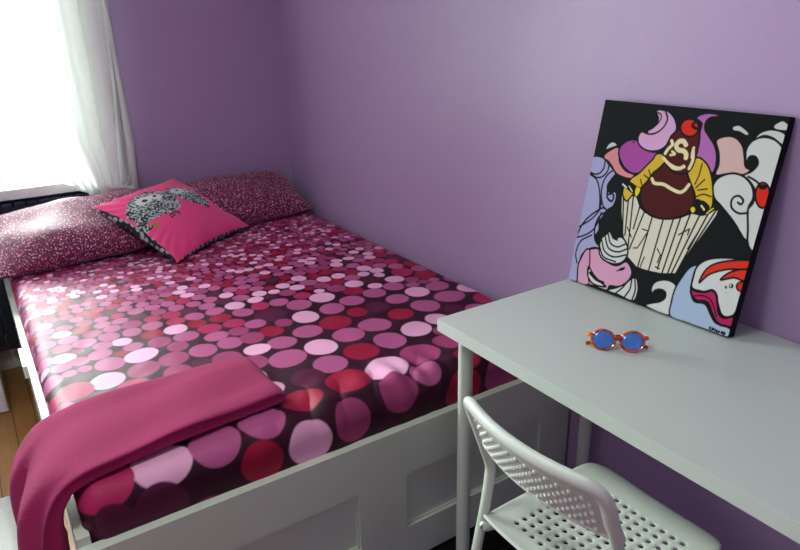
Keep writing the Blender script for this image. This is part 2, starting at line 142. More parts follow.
('l',[(0.7597,0.8354),(0.7915,0.8361),(0.8332,0.8269),(0.8645,0.8094),(0.8899,0.8232),(0.9087,0.8641),(0.9273,0.9049),(0.9586,0.9159),(0.9981,0.8962),(1.0074,0.9412),(0.9687,0.9512),(0.933,0.9499),(0.8947,0.9156),(0.8709,0.8828),(0.8456,0.8705),(0.8039,0.8801),(0.7735,0.8655),(0.7597,0.8354)],0.011,(14,16,20),3),
('l',[(0.7839,0.8623),(0.8318,0.8476),(0.8705,0.8559),(0.8975,0.8877),(0.9178,0.9214)],0.006,(14,16,20),1),
('p',[(0.9594,0.7602),(0.9594,0.7657),(0.9566,0.7706),(0.9515,0.7736),(0.9458,0.7738),(0.9407,0.7712),(0.9378,0.7665),(0.9378,0.7609),(0.9407,0.756),(0.9457,0.7531),(0.9515,0.7529),(0.9565,0.7555)],(14,16,20),1),
('p',[(0.9502,0.7616),(0.9504,0.7644),(0.9493,0.7669),(0.9473,0.7683),(0.9449,0.7682),(0.9427,0.7667),(0.9413,0.7642),(0.9411,0.7613),(0.9422,0.7588),(0.9442,0.7574),(0.9466,0.7575),(0.9488,0.759)],(200,203,200),1),
('p',[(0.9312,0.775),(0.9315,0.7786),(0.9303,0.7816),(0.928,0.7832),(0.9251,0.7831),(0.9225,0.7812),(0.9209,0.7781),(0.9206,0.7745),(0.9218,0.7715),(0.9242,0.7699),(0.927,0.77),(0.9296,0.7719)],(14,16,20),1),
('p',[(0.9357,0.8006),(0.9357,0.802),(0.935,0.8031),(0.9338,0.8038),(0.9324,0.8039),(0.9312,0.8033),(0.9306,0.8022),(0.9306,0.8009),(0.9312,0.7997),(0.9324,0.799),(0.9338,0.7989),(0.935,0.7995)],(90,90,90),1),
('l',[(0.9065,0.9779),(0.9006,0.9827),(0.9022,0.9903),(0.9097,0.9891)],0.006,(14,16,20),0),
('l',[(0.9158,0.9802),(0.9143,0.9902)],0.006,(14,16,20),0),
('l',[(0.9158,0.9802),(0.9239,0.9814),(0.9212,0.9891)],0.006,(14,16,20),0),
('l',[(0.9319,0.9814),(0.9305,0.9913)],0.006,(14,16,20),0),
('l',[(0.9319,0.9814),(0.9399,0.9894)],0.006,(14,16,20),0),
('l',[(0.9415,0.9848),(0.9415,0.9929)],0.006,(14,16,20),0),
('l',[(0.9444,0.9851),(0.9503,0.9858),(0.9495,0.9928),(0.953,0.9835)],0.006,(14,16,20),0),
('l',[(0.9635,0.9825),(0.9622,0.9897),(0.9682,0.9889),(0.9681,0.9809),(0.9635,0.9825)],0.006,(14,16,20),0),
('l',[(0.9786,0.9812),(0.9728,0.9833),(0.974,0.9896),(0.9804,0.9873),(0.9799,0.9808),(0.9764,0.9981)],0.006,(14,16,20),0),
]
OWLS=[('p',[(0.0829,0.3054),(0.1521,0.2327),(0.2752,0.1591),(0.4405,0.1286),(0.5511,0.1725),(0.6098,0.258),(0.5938,0.3761),(0.5454,0.4817),(0.4356,0.5269),(0.2871,0.5082),(0.1719,0.4907),(0.1072,0.5175),(0.1403,0.5621),(0.0313,0.5878),(0.0313,0.513),(0.0667,0.4282),(0.0612,0.3603)],(-1,0,0),1),
('p',[(0.6179,0.225),(0.6985,0.1957),(0.7807,0.222),(0.8521,0.2951),(0.8857,0.4321),(0.8062,0.6115),(0.7098,0.5518),(0.6448,0.4477),(0.6105,0.3475)],(-1,0,0),1),
('p',[(0.2628,0.2156),(0.3147,0.1926),(0.3855,0.2077),(0.4791,0.2173),(0.5106,0.2619),(0.4895,0.3075),(0.4176,0.3258),(0.3569,0.2983),(0.2853,0.2968),(0.2451,0.2635)],(225,222,220),1),
('p',[(0.649,0.2553),(0.7262,0.23),(0.7964,0.2871),(0.8044,0.3479),(0.7152,0.3321),(0.653,0.322)],(215,212,212),1),
('p',[(0.3119,0.24),(0.3476,0.234),(0.3631,0.2598),(0.3374,0.2756),(0.3035,0.265)],(25,30,30),1),
('p',[(0.4401,0.2369),(0.4797,0.2282),(0.4706,0.2571),(0.4421,0.2648)],(25,30,30),1),
('l',[(0.397,0.2844),(0.3944,0.312),(0.4228,0.3006)],0.012,(40,40,40),1),
('p',[(0.6959,0.2701),(0.7308,0.2653),(0.7203,0.2876),(0.6914,0.2898)],(30,30,30),1),
('p',[(0.7638,0.3104),(0.7952,0.3105),(0.7743,0.3332)],(30,30,30),1),
('p',[(0.1501,0.5268),(0.1863,0.5435),(0.1782,0.5923),(0.1376,0.5952),(0.1381,0.5596)],(160,150,50),1),
('l',[(0.3375,0.5496),(0.3878,0.5401),(0.4173,0.545),(0.4455,0.5567)],0.014,(70,20,50),1),
('l',[(0.3287,0.5813),(0.3824,0.5669)],0.014,(70,20,50),1),
('l',[(0.427,0.5353),(0.428,0.5868)],0.014,(70,20,50),1),
('l',[(0.6825,0.5076),(0.7091,0.5381)],0.014,(70,20,50),1),
('l',[(0.7546,0.5672),(0.7848,0.6232),(0.7437,0.6181)],0.014,(70,20,50),1),
]
DOTS=[(-0.548,0.792,0.0469,'L'),(-0.672,0.674,0.0489,'L'),(-0.736,0.432,0.0566,'L'),(-0.644,0.195,0.0655,'L'),(-0.421,0.366,0.0536,'L'),(-0.233,0.631,0.0489,'L'),(-0.319,0.388,0.0431,'L'),(-0.16,0.843,0.0471,'G'),(-0.105,0.761,0.0435,'R'),(-0.37,0.714,0.0448,'M'),(-0.276,0.727,0.043,'M'),(-0.333,0.614,0.0437,'M'),(-0.288,0.502,0.0541,'M'),(-0.138,0.634,0.0458,'M'),(-0.166,0.521,0.0559,'M'),(-0.048,0.545,0.0522,'L'),(-0.061,0.427,0.0528,'G'),(-0.04,0.663,0.0385,'M'),(-0.016,0.757,0.0324,'L'),(-0.514,0.475,0.0558,'M'),(-0.622,0.461,0.0541,'M'),(-0.536,0.347,0.0564,'M'),(-0.649,0.331,0.0545,'R'),(-0.513,0.213,0.0649,'P'),(-0.765,0.314,0.0526,'M'),(-0.474,0.7,0.0462,'M'),(-0.566,0.681,0.0463,'M'),(-0.718,0.564,0.049,'M'),(-0.822,0.534,0.0461,'M'),(-0.852,0.424,0.057,'M'),(-0.61,0.573,0.0553,'R'),(-0.509,0.601,0.0381,'R'),(-0.398,0.493,0.0476,'R'),(-0.431,0.595,0.0451,'D'),(-0.646,0.78,0.0458,'M'),(-0.619,0.984,0.0295,'L'),(-0.579,0.94,0.0293,'L'),(-0.391,0.957,0.0291,'L'),(-0.758,0.916,0.0294,'L'),(-0.234,0.919,0.0297,'L'),(-0.299,0.915,0.0263,'L'),(-0.192,1.182,0.0241,'L'),(-0.393,0.231,0.0514,'P'),(-0.772,0.196,0.0663,'R'),(-0.666,0.061,0.0546,'P'),(-0.767,0.761,0.0569,'D'),(-0.904,0.537,0.0396,'L'),(-0.855,0.28,0.0517,'D'),(-0.403,0.119,0.0436,'R'),(-0.837,0.72,0.0368,'M'),(-0.814,0.634,0.0419,'R'),(-0.222,0.423,0.0382,'D'),(-1.212,0.708,0.0493,'L'),(-1.33,0.605,0.0481,'L'),(-1.304,0.707,0.0459,'M'),(-1.228,0.613,0.0496,'P'),(-1.137,0.624,0.0475,'P'),(-1.046,0.626,0.0451,'M'),(-0.959,0.628,0.0412,'M'),(-1.002,0.533,0.0451,'P'),(-0.968,0.289,0.0423,'L'),(-1.413,0.827,0.0327,'L'),(-1.474,0.7,0.0394,'M'),(-1.419,0.594,0.0531,'G'),(-1.472,0.84,0.0313,'M'),(-1.429,0.768,0.0307,'M'),(-1.377,0.78,0.0301,'M'),(-1.317,0.789,0.0354,'M'),(-1.305,0.121,0.067,'L'),(-1.177,0.13,0.0655,'M'),(-1.05,0.146,0.0629,'M'),(-1.439,0.122,0.0716,'G'),(-1.329,-0.047,0.0598,'D'),(-1.443,-0.05,0.0572,'D'),(-1.242,0.842,0.0307,'L'),(-1.297,0.848,0.0303,'M'),(-1.492,0.582,0.0362,'G'),(-1.387,0.673,0.0277,'D'),(-0.95,-0.012,0.0535,'L'),(-0.823,0.012,0.0522,'P'),(-0.922,0.178,0.0568,'R'),(-1.081,-0.015,0.0493,'R')]
# ------------------------------------------------------------------ helpers
def lin(c):
    return tuple((x/255/12.92 if x/255 <= .04045 else ((x/255+.055)/1.055)**2.4) for x in c)

def mat(name, rgb, rough=.5, bump=0, scale=40, var=0, metal=0, coat=0, sheen=0, spec=.5, detail=3):
    m = bpy.data.materials.new(name); m.use_nodes = True
    nt = m.node_tree; b = nt.nodes['Principled BSDF']
    b.inputs['Roughness'].default_value = rough; b.inputs['Metallic'].default_value = metal
    b.inputs['Coat Weight'].default_value = coat; b.inputs['Sheen Weight'].default_value = sheen
    b.inputs['Specular IOR Level'].default_value = spec
    col = lin(rgb); tc = nt.nodes.new('ShaderNodeTexCoord')
    nz = nt.nodes.new('ShaderNodeTexNoise'); nz.inputs['Scale'].default_value = scale; nz.inputs['Detail'].default_value = detail
    nt.links.new(tc.outputs['Object'], nz.inputs['Vector'])
    mx = nt.nodes.new('ShaderNodeMix'); mx.data_type = 'RGBA'
    mx.inputs[6].default_value = (*[c*(1-var) for c in col], 1); mx.inputs[7].default_value = (*[min(1, c*(1+var)) for c in col], 1)
    nt.links.new(nz.outputs['Fac'], mx.inputs[0]); nt.links.new(mx.outputs[2], b.inputs['Base Color'])
    if bump:
        bp = nt.nodes.new('ShaderNodeBump'); bp.inputs['Strength'].default_value = bump; bp.inputs['Distance'].default_value = .002
        nt.links.new(nz.outputs['Fac'], bp.inputs['Height']); nt.links.new(bp.outputs['Normal'], b.inputs['Normal'])
    return m

def attr_mat(name, rough=.6, bump=.3, scale=500, sheen=0, coat=0, spec=.25):
    m = bpy.data.materials.new(name); m.use_nodes = True
    nt = m.node_tree; b = nt.nodes['Principled BSDF']; b.inputs['Roughness'].default_value = rough
    b.inputs['Sheen Weight'].default_value = sheen; b.inputs['Coat Weight'].default_value = coat; b.inputs['Specular IOR Level'].default_value = spec
    at = nt.nodes.new('ShaderNodeAttribute'); at.attribute_name = 'Col'
    nt.links.new(at.outputs['Color'], b.inputs['Base Color'])
    tc = nt.nodes.new('ShaderNodeTexCoord'); nz = nt.nodes.new('ShaderNodeTexNoise'); nz.inputs['Scale'].default_value = scale
    nt.links.new(tc.outputs['Object'], nz.inputs['Vector'])
    bp = nt.nodes.new('ShaderNodeBump'); bp.inputs['Strength'].default_value = bump; bp.inputs['Distance'].default_value = .001
    nt.links.new(nz.outputs['Fac'], bp.inputs['Height']); nt.links.new(bp.outputs['Normal'], b.inputs['Normal'])
    return m

def link(name, me, m, parent=None, smooth=False):
    o = bpy.data.objects.new(name, me); C.objects.link(o)
    if m: me.materials.append(m)
    if smooth:
        me.polygons.foreach_set('use_smooth', [True]*len(me.polygons))
    if parent:
        o.parent = parent; o.location = -parent.location if parent.rotation_euler.z == 0 else (0, 0, 0)
    return o

def obj(name, bm, m, parent=None, smooth=False, bevel=0):
    if bevel:
        bmesh.ops.bevel(bm, geom=[e for e in bm.edges if e.calc_face_angle(0) > .6], offset=bevel, segments=2, affect='EDGES', profile=.6)
    bmesh.ops.recalc_face_normals(bm, faces=bm.faces)
    me = bpy.data.meshes.new(name); bm.to_mesh(me); bm.free()
    o = link(name, me, m, parent, smooth)
    if smooth or bevel:
        try:
            me.polygons.foreach_set('use_smooth', [True]*len(me.polygons)); me.set_sharp_from_angle(angle=math.radians(40))
        except Exception: pass
    return o

def thing(name, label, cat, loc=(0, 0, 0), group=None):
    o = bpy.data.objects.new(name, None); C.objects.link(o); o.location = loc; o.empty_display_size = .05
    o['label'] = label; o['category'] = cat
    if group: o['group'] = group
    return o

def tag(o, label, cat, group=None):
    o['label'] = label; o['category'] = cat
    if group: o['group'] = group
    return o

def struct(name, bm, m, bevel=0, parent=None):
    o = obj(name, bm, m, parent, bevel=bevel); o['kind'] = 'structure'; return o

def box(bm, x0, x1, y0, y1, z0, z1):
    vs = [bm.verts.new((x, y, z)) for x in (x0, x1) for y in (y0, y1) for z in (z0, z1)]
    for f in ((0, 1, 3, 2), (4, 6, 7, 5), (0, 4, 5, 1), (2, 3, 7, 6), (0, 2, 6, 4), (1, 5, 7, 3)):
        bm.faces.new([vs[i] for i in f])

def B(*a):
    bm = bmesh.new(); box(bm, *a); return bm

def smooth_path(p, n=6, closed=False):
    p = [np.array(q, float) for q in p]; out = []; N = len(p)
    rngk = range(N if closed else N-1)
    for i in rngk:
        p0 = p[(i-1) % N] if closed or i > 0 else 2*p[0]-p[1]
        p1 = p[i]; p2 = p[(i+1) % N]
        p3 = p[(i+2) % N] if closed or i+2 < N else 2*p[-1]-p[-2]
        for k in range(n):
            t = k/n
            out.append(.5*((2*p1)+(-p0+p2)*t+(2*p0-5*p1+4*p2-p3)*t*t+(-p0+3*p1-3*p2+p3)*t**3))
    if not closed: out.append(p[-1])
    return out

def tube(bm, pts, r, seg=12, ry=None, up=(0, 0, 1), closed=False, caps=True):
    pts = [Vector(tuple(p)) for p in pts]; N = len(pts); rings = []
    up = Vector(up)
    for i, p in enumerate(pts):
        a = pts[(i-1) % N] if closed or i > 0 else p; b = pts[(i+1) % N] if closed or i < N-1 else p
        d = (b-a).normalized()
        s = d.cross(up)
        if s.length < 1e-3: s = d.cross(Vector((1, 0, 0)))
        s.normalize(); n = s.cross(d).normalized()
        rr = r(i/(N-1)) if callable(r) else r; r2 = rr if ry is None else ry
        rings.append([bm.verts.new(p+s*rr*math.cos(t)+n*r2*math.sin(t)) for t in [2*PI*k/seg for k in range(seg)]])
    for i in range(N if closed else N-1):
        A, Bv = rings[i], rings[(i+1) % N]
        for k in range(seg): bm.faces.new((A[k], A[(k+1) % seg], Bv[(k+1) % seg], Bv[k]))
    if caps and not closed:
        bm.faces.new(rings[0][::-1]); bm.faces.new(rings[-1])

def grid_mesh(name, P, keep=None):
    """P: (n,m,3) array -> mesh"""
    n, m = P.shape[:2]
    me = bpy.data.meshes.new(name)
    idx = np.arange(n*m).reshape(n, m)
    q = np.stack([idx[:-1, :-1], idx[1:, :-1], idx[1:, 1:], idx[:-1, 1:]], -1).reshape(-1, 4)
    if keep is not None: q = q[keep.reshape(-1)]
    me.vertices.add(n*m); me.vertices.foreach_set('co', P.reshape(-1).astype(np.float32))
    me.loops.add(q.size); me.loops.foreach_set('vertex_index', q.reshape(-1).astype(np.int32))
    me.polygons.add(len(q)); me.polygons.foreach_set('loop_start', np.arange(0, q.size, 4, dtype=np.int32))
    me.polygons.foreach_set('loop_total', np.full(len(q), 4, dtype=np.int32))
    me.update(calc_edges=True); me.validate()
    return me

def set_col(me, rgb):
    """rgb (N,3) linear"""
    a = me.color_attributes.new('Col', 'FLOAT_COLOR', 'POINT')
    d = np.ones((len(me.vertices), 4), np.float32); d[:, :3] = rgb
    a.data.foreach_set('color', d.reshape(-1))

def raster(W, H, bg, ops, feather=None):
    """paint a drawing made of smooth outlines and strokes on a W x H array (linear colours)"""
    S = 2; w, h = W*S, H*S
    img = np.empty((h, w, 3)); img[:] = lin(bg); special = np.zeros((h, w), bool)
    for o in ops:
        if o[0] == 'p':
            pts = smooth_path(o[1], 4, True) if o[3] else [np.array(p) for p in o[1]]
            P = np.array(pts)*[w, h]
            x0, y0 = np.clip(np.floor(P.min(0)).astype(int), 0, [w-1, h-1]); x1, y1 = np.clip(np.ceil(P.max(0)).astype(int)+1, 0, [w, h])
            if x1 <= x0 or y1 <= y0: continue
            X, Y = np.meshgrid(np.arange(x0, x1)+.5, np.arange(y0, y1)+.5); ins = np.zeros(X.shape, bool)
            Q = np.roll(P, -1, 0)
            for (ax, ay), (bx, by) in zip(P, Q):
                if ay == by: continue
                c = ((ay > Y) != (by > Y)) & (X < (bx-ax)*(Y-ay)/(by-ay)+ax); ins ^= c
            sub = img[y0:y1, x0:x1]; sp = special[y0:y1, x0:x1]
            if o[2][0] < 0: sp[ins] = True
            else: sub[ins] = lin(o[2]); sp[ins] = False
        else:
            pts = o[1]
            if o[4] == 1: pts = smooth_path(pts, 5)
            elif o[4] == 3: pts = smooth_path(pts[:-1], 4, True); pts = pts+[pts[0]]
            P = np.array(pts)*[w, h]; r = o[2]*w*.58
            for a, b in zip(P[:-1], P[1:]):
                lo = np.minimum(a, b)-r-1; hi = np.maximum(a, b)+r+2
                x0, y0 = np.clip(lo.astype(int), 0, [w-1, h-1]); x1, y1 = np.clip(hi.astype(int), 0, [w, h])
                if x1 <= x0 or y1 <= y0: continue
                X, Y = np.meshgrid(np.arange(x0, x1)+.5, np.arange(y0, y1)+.5)
                d = b-a; L = max(d@d, 1e-9); t = np.clip(((X-a[0])*d[0]+(Y-a[1])*d[1])/L, 0, 1)
                m = (X-a[0]-t*d[0])**2+(Y-a[1]-t*d[1])**2 < r*r
                img[y0:y1, x0:x1][m] = lin(o[3]); special[y0:y1, x0:x1][m] = False
    if feather is not None: img[special] = feather(h, w)[special]
    return img.reshape(H, S, W, S, 3).mean((1, 3))

def waves(X, Y, k, n, seed, aniso=1.0):
    r = np.random.default_rng(seed); out = 0
    for _ in range(n):
        a = r.uniform(0, PI); kk = k*r.uniform(.6, 1.6); out = out+np.sin(kk*(np.cos(a)*X+np.sin(a)*Y*aniso)+r.uniform(0, 6.28)+1.2*np.sin(kk*.37*(X-Y)+r.uniform(0, 6)))
    return out/math.sqrt(n)

# ------------------------------------------------------------------ materials
M_wall = mat('purple_wall_paint', (172, 147, 187), .42, .2, 60, .03, spec=.5)
M_ceil = mat('ceiling_paint', (225, 222, 222), .8)
M_white = mat('white_lacquer', (208, 220, 204), .35, .05, 30, .02)
M_desk = mat('desk_foil', (198, 210, 203), .34, .05, 200, .02)
M_metalw = mat('white_powder_coat', (206, 222, 206), .35, .15, 400, .02)
M_plast = mat('white_plastic', (212, 222, 212), .38, .1, 300, .02)
M_trim = mat('white_trim_paint', (235, 236, 234), .4, .1, 50, .02)
M_rad = mat('dark_radiator_enamel', (24, 38, 56), .45, .2, 80, .1)
M_pink = mat('pink_knit', (196, 62, 116), .9, .8, 300, .12, sheen=.3)
M_black = mat('black_canvas', (14, 15, 18), .8, .4, 500, .2, spec=.2)
M_rug = mat('white_shag', (225, 225, 225), .95, 1, 150, .08, sheen=.3)
M_matt = mat('mattress_ticking', (225, 222, 220), .9, .3, 200, .03)
M_steel = mat('brushed_steel', (170, 172, 172), .35, .1, 100, .05, metal=1)

def wood_mat():
    m = bpy.data.materials.new('oak_floorboards'); m.use_nodes = True; nt = m.node_tree; b = nt.nodes['Principled BSDF']
    b.inputs['Roughness'].default_value = .35
    tc = nt.nodes.new('ShaderNodeTexCoord'); mp = nt.nodes.new('ShaderNodeMapping'); nt.links.new(tc.outputs['Object'], mp.inputs[0])
    mp.inputs['Rotation'].default_value[2] = PI/2
    br = nt.nodes.new('ShaderNodeTexBrick'); br.inputs['Scale'].default_value = 1; br.inputs['Brick Width'].default_value = .9
    br.inputs['Row Height'].default_value = .08; br.inputs['Mortar Size'].default_value = .0015
    br.inputs['Color1'].default_value = (*lin((206, 154, 88)), 1); br.inputs['Color2'].default_value = (*lin((184, 130, 72)), 1)
    br.inputs['Mortar'].default_value = (*lin((60, 38, 22)), 1); nt.links.new(mp.outputs[0], br.inputs[0])
    m2 = nt.nodes.new('ShaderNodeMapping'); m2.inputs['Scale'].default_value = (30, 2, 1); nt.links.new(tc.outputs['Object'], m2.inputs[0])
    nz = nt.nodes.new('ShaderNodeTexNoise'); nz.inputs['Scale'].default_value = 4; nt.links.new(m2.outputs[0], nz.inputs[0])
    mx = nt.nodes.new('ShaderNodeMix'); mx.data_type = 'RGBA'; mx.blend_type = 'MULTIPLY'; mx.inputs[0].default_value = .5
    nt.links.new(br.outputs[0], mx.inputs[6]); nt.links.new(nz.outputs['Color'], mx.inputs[7]); nt.links.new(mx.outputs[2], b.inputs['Base Color'])
    return m

def speckle_mat():
    m = bpy.data.materials.new('speckled_pillowcase'); m.use_nodes = True; nt = m.node_tree; b = nt.nodes['Principled BSDF']
    b.inputs['Roughness'].default_value = .6; b.inputs['Sheen Weight'].default_value = .2
    tc = nt.nodes.new('ShaderNodeTexCoord'); vo = nt.nodes.new('ShaderNodeTexVoronoi'); vo.inputs['Scale'].default_value = 125
    nt.links.new(tc.outputs['Object'], vo.inputs['Vector'])
    lt = nt.nodes.new('ShaderNodeMath'); lt.operation = 'LESS_THAN'; lt.inputs[1].default_value = .40; nt.links.new(vo.outputs['Distance'], lt.inputs[0])
    rp = nt.nodes.new('ShaderNodeValToRGB'); e = rp.color_ramp.elements; rp.color_ramp.interpolation = 'CONSTANT'
    e[0].color = (*lin((170, 48, 102)), 1); e[1].color = (*lin((235, 175, 205)), 1); e[1].position = .62
    k = e.new(.35); k.color = (*lin((205, 95, 150)), 1)
    nt.links.new(vo.outputs['Color'], rp.inputs[0])
    mx = nt.nodes.new('ShaderNodeMix'); mx.data_type = 'RGBA'; mx.inputs[6].default_value = (*lin((92, 17, 54)), 1)
    nt.links.new(lt.outputs[0], mx.inputs[0]); nt.links.new(rp.outputs[0], mx.inputs[7]); nt.links.new(mx.outputs[2], b.inputs['Base Color'])
    return m

def sheer_mat(name, rgb, trans, alpha):
    m = bpy.data.materials.new(name); m.use_nodes = True; nt = m.node_tree; nt.nodes.clear()
    out = nt.nodes.new('ShaderNodeOutputMaterial'); d = nt.nodes.new('ShaderNodeBsdfDiffuse'); t = nt.nodes.new('ShaderNodeBsdfTranslucent')
    tr = nt.nodes.new('ShaderNodeBsdfTransparent'); a = nt.nodes.new('ShaderNodeMixShader'); c = nt.nodes.new('ShaderNodeMixShader')
    wv = nt.nodes.new('ShaderNodeTexNoise'); wv.inputs['Scale'].default_value = 300
    mr = nt.nodes.new('ShaderNodeMapRange'); mr.inputs['To Min'].default_value = alpha-.08; mr.inputs['To Max'].default_value = alpha+.08
    nt.links.new(wv.outputs['Fac'], mr.inputs['Value'])
    d.inputs[0].default_value = (*lin(rgb), 1); t.inputs[0].default_value = (*lin(rgb), 1)
    a.inputs[0].default_value = trans; nt.links.new(d.outputs[0], a.inputs[1]); nt.links.new(t.outputs[0], a.inputs[2])
    nt.links.new(mr.outputs[0], c.inputs[0]); nt.links.new(tr.outputs[0], c.inputs[1]); nt.links.new(a.outputs[0], c.inputs[2])
    nt.links.new(c.outputs[0], out.inputs[0]); return m

def glass_mat():
    m = bpy.data.materials.new('window_glass'); m.use_nodes = True; nt = m.node_tree; nt.nodes.clear()
    out = nt.nodes.new('ShaderNodeOutputMaterial'); g = nt.nodes.new('ShaderNodeBsdfGlossy'); g.inputs['Roughness'].default_value = .02
    tr = nt.nodes.new('ShaderNodeBsdfTransparent'); mx = nt.nodes.new('ShaderNodeMixShader'); fr = nt.nodes.new('ShaderNodeFresnel')
    nt.links.new(fr.outputs[0], mx.inputs[0]); nt.links.new(tr.outputs[0], mx.inputs[1]); nt.links.new(g.outputs[0], mx.inputs[2])
    nt.links.new(mx.outputs[0], out.inputs[0]); return m
M_floor = wood_mat(); M_spk = speckle_mat(); M_glass = glass_mat()
M_sheer = sheer_mat('white_sheer_voile', (236, 240, 238), .5, .86)
M_dense = sheer_mat('gathered_voile', (236, 242, 236), .085, .985)
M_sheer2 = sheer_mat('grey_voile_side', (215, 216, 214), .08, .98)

# ------------------------------------------------------------------ the room
XL, YF, YB, ZC = -3.1, -2.6, 2.22, 2.5
ZF = -.08      # floor level
T = .2
struct('floor', B(XL-T, T, YF-T, YB+T, ZF-.1, ZF), M_floor)
struct('ceiling', B(XL-T, T, YF-T, YB+T, ZC, ZC+.1), M_ceil)
struct('wall_right', B(0, T, YF-T, YB+T, ZF, ZC), M_wall)
struct('wall_front', B(XL-T, 0, YF-T, YF, ZF, ZC), M_wall)
WX0, WX1, WZ0, WZ1 = -2.4, -1.03, .80, 2.15
bm = bmesh.new()
box(bm, XL-T, WX0, YB, YB+T, ZF, ZC); box(bm, WX1, 0, YB, YB+T, ZF, ZC); box(bm, WX0, WX1, YB, YB+T, ZF, WZ0); box(bm, WX0, WX1, YB, YB+T, WZ1, ZC)
struct('wall_back', bm, M_wall)
struct('wall_left', B(XL-T, XL, YF, YB, ZF, ZC), M_wall)
struct('baseboard_back', B(XL, -.015, YB-.015, YB, ZF, ZF+.1), M_trim, .003)
struct('baseboard_left', B(XL, XL+.015, YF, YB-.015, ZF, ZF+.1), M_trim, .003)

def window_back(n):
    w = bpy.data.objects.new('window_%d' % n, None); C.objects.link(w); w['kind'] = 'structure'
    x0, x1, z0, z1 = WX0, WX1, WZ0, WZ1; y = YB+.1
    bm = bmesh.new()
    for a in ((x0, x0+.05, z0, z1), (x1-.05, x1, z0, z1), (x0+.05, x1-.05, z0, z0+.06), (x0+.05, x1-.05, z1-.05, z1), (x0+.05, x1-.05, 1.44, 1.49)): box(bm, a[0], a[1], y, y+.05, a[2], a[3])
    obj('window_frame', bm, M_trim, w, bevel=.004)
    obj('pane', B(x0+.05, x1-.05, y+.02, y+.026, z0+.06, z1-.05), M_glass, w)
    bm = bmesh.new(); box(bm, x0-.06, x1+.06, YB-.085, YB-.001, z0-.045, z0); box(bm, x0+.002, x1-.002, YB-.02, YB+.1, z0-.02, z0+.004)
    obj('window_sill', bm, M_trim, w, bevel=.004)
    bm = bmesh.new()
    for a in ((x0-.06, x0, z0, z1+.06), (x1, x1+.045, z0, z1+.06), (x0, x1, z1, z1+.06)): box(bm, a[0], a[1], YB-.016, YB-.001, a[2], a[3])
    obj('casing', bm, M_trim, w, bevel=.003)
window_back(1)

# ------------------------------------------------------------------ radiator under the window
t = thing('radiator', 'dark navy ribbed radiator below the window sill behind the pillow', 'radiator', (-1.6, 2.15, 0))
x = -2.05
while x < -1.06:
    bm = bmesh.new(); box(bm, x, x+.042, 2.10, 2.17, .08, .742)
    obj('section', bm, M_rad, t, bevel=.012); x += .05
bm = bmesh.new(); tube(bm, [(-2.06, 2.135, .12), (-1.05, 2.135, .12)], .016); obj('header_pipe', bm, M_rad, t, smooth=True)
bm = bmesh.new(); tube(bm, [(-2.06, 2.135, .70), (-1.05, 2.135, .70)], .016); obj('header_pipe', bm, M_rad, t, smooth=True)
for xx in (-2.0, -1.1):
    bm = bmesh.new(); tube(bm, [(xx+.02, 2.135, ZF), (xx+.02, 2.135, .1)], .018); obj('foot', bm, M_rad, t, smooth=True)

# ------------------------------------------------------------------ curtains
def curtain_rod():
    t = thing('curtain_rod', 'white curtain rod above the window', 'curtain rod', (-1.5, 2.13, 2.25))
    bm = bmesh.new(); tube(bm, [(-2.3, 2.13, 2.25), (-.72, 2.13, 2.25)], .01); obj('rod', bm, M_trim, t, smooth=True)
    for x in (-2.25, -.78):
        bm = bmesh.new(); tube(bm, [(x, 2.13, 2.25), (x, 2.219, 2.25)], .008); obj('bracket', bm, M_trim, t, smooth=True)
curtain_rod()
def curtain_panel(top0, top1, ctrl, folds, amp, ybase, phase, zt=2.262, n=240, m=90, hemfn=None):
    """ctrl: list of (z, xleft, xright) from the top to the hem"""
    u = np.linspace(0, 1, n)[:, None]; v = np.linspace(0, 1, m)[None, :]
    zs = [c[0] for c in ctrl][::-1]
    zb = ctrl[-1][0] + (hemfn(u) if hemfn else 0*u)
    Z = zt+(zb-zt)*v
    XLf = np.interp(Z, zs, [c[1] for c in ctrl][::-1]); XRf = np.interp(Z, zs, [c[2] for c in ctrl][::-1])
    wv = u+.02*np.sin(9*u+3*v)
    X = XLf+(XRf-XLf)*u
    Y = ybase+amp*np.sin(2*PI*folds*wv+phase+1.0*v)*(1-.35*v)+.4*amp*np.sin(2*PI*folds*.43*wv+2+2.2*v)
    return np.stack([X+.012*np.cos(2*PI*folds*wv+phase+v), Y, Z+0*u], -1)
t = thing('curtain', 'white sheer curtain gathered to the right side of the window', 'curtain', (-1.1, 2.13, .8))
P = curtain_panel(0, 0, [(2.262, -1.75, -.86), (1.59, -1.46, -.872), (1.25, -1.42, -.885), (1.0, -1.34, -.91), (.88, -1.24, -.925), (.79, -1.17, -.93), (.70, -1.12, -.945)], 7.5, .024, 2.088, .4,
                  hemfn=lambda u: .12*np.clip(1-u*2.5, 0, 1))
link('sheer_panel', grid_mesh('sheer_panel', P[:134].copy()), M_sheer, t, True)
link('gathered_panel', grid_mesh('gathered_panel', P[133:].copy()), M_dense, t, True)
bm = bmesh.new()
tube(bm, smooth_path([(-1.02, 2.06, .782), (-.975, 2.052, .765), (-.925, 2.062, .765), (-.895, 2.12, .785), (-.875, 2.2, .80)], 6), .004, 8, ry=.010)
box(bm, -.925, -.895, 2.045, 2.055, .735, .765)
obj('tieback', bm, M_trim, t, smooth=True)
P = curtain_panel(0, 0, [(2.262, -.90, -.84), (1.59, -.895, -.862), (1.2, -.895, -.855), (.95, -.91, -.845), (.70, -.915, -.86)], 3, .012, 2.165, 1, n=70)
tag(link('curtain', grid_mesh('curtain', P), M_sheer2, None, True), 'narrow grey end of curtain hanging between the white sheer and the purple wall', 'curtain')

# ------------------------------------------------------------------ bed frame
t = thing('bed', 'white wooden bed frame with recessed panels on its foot end', 'bed', (-.75, 1.1, 0))
FY = .055; FT = .03
bm = bmesh.new()
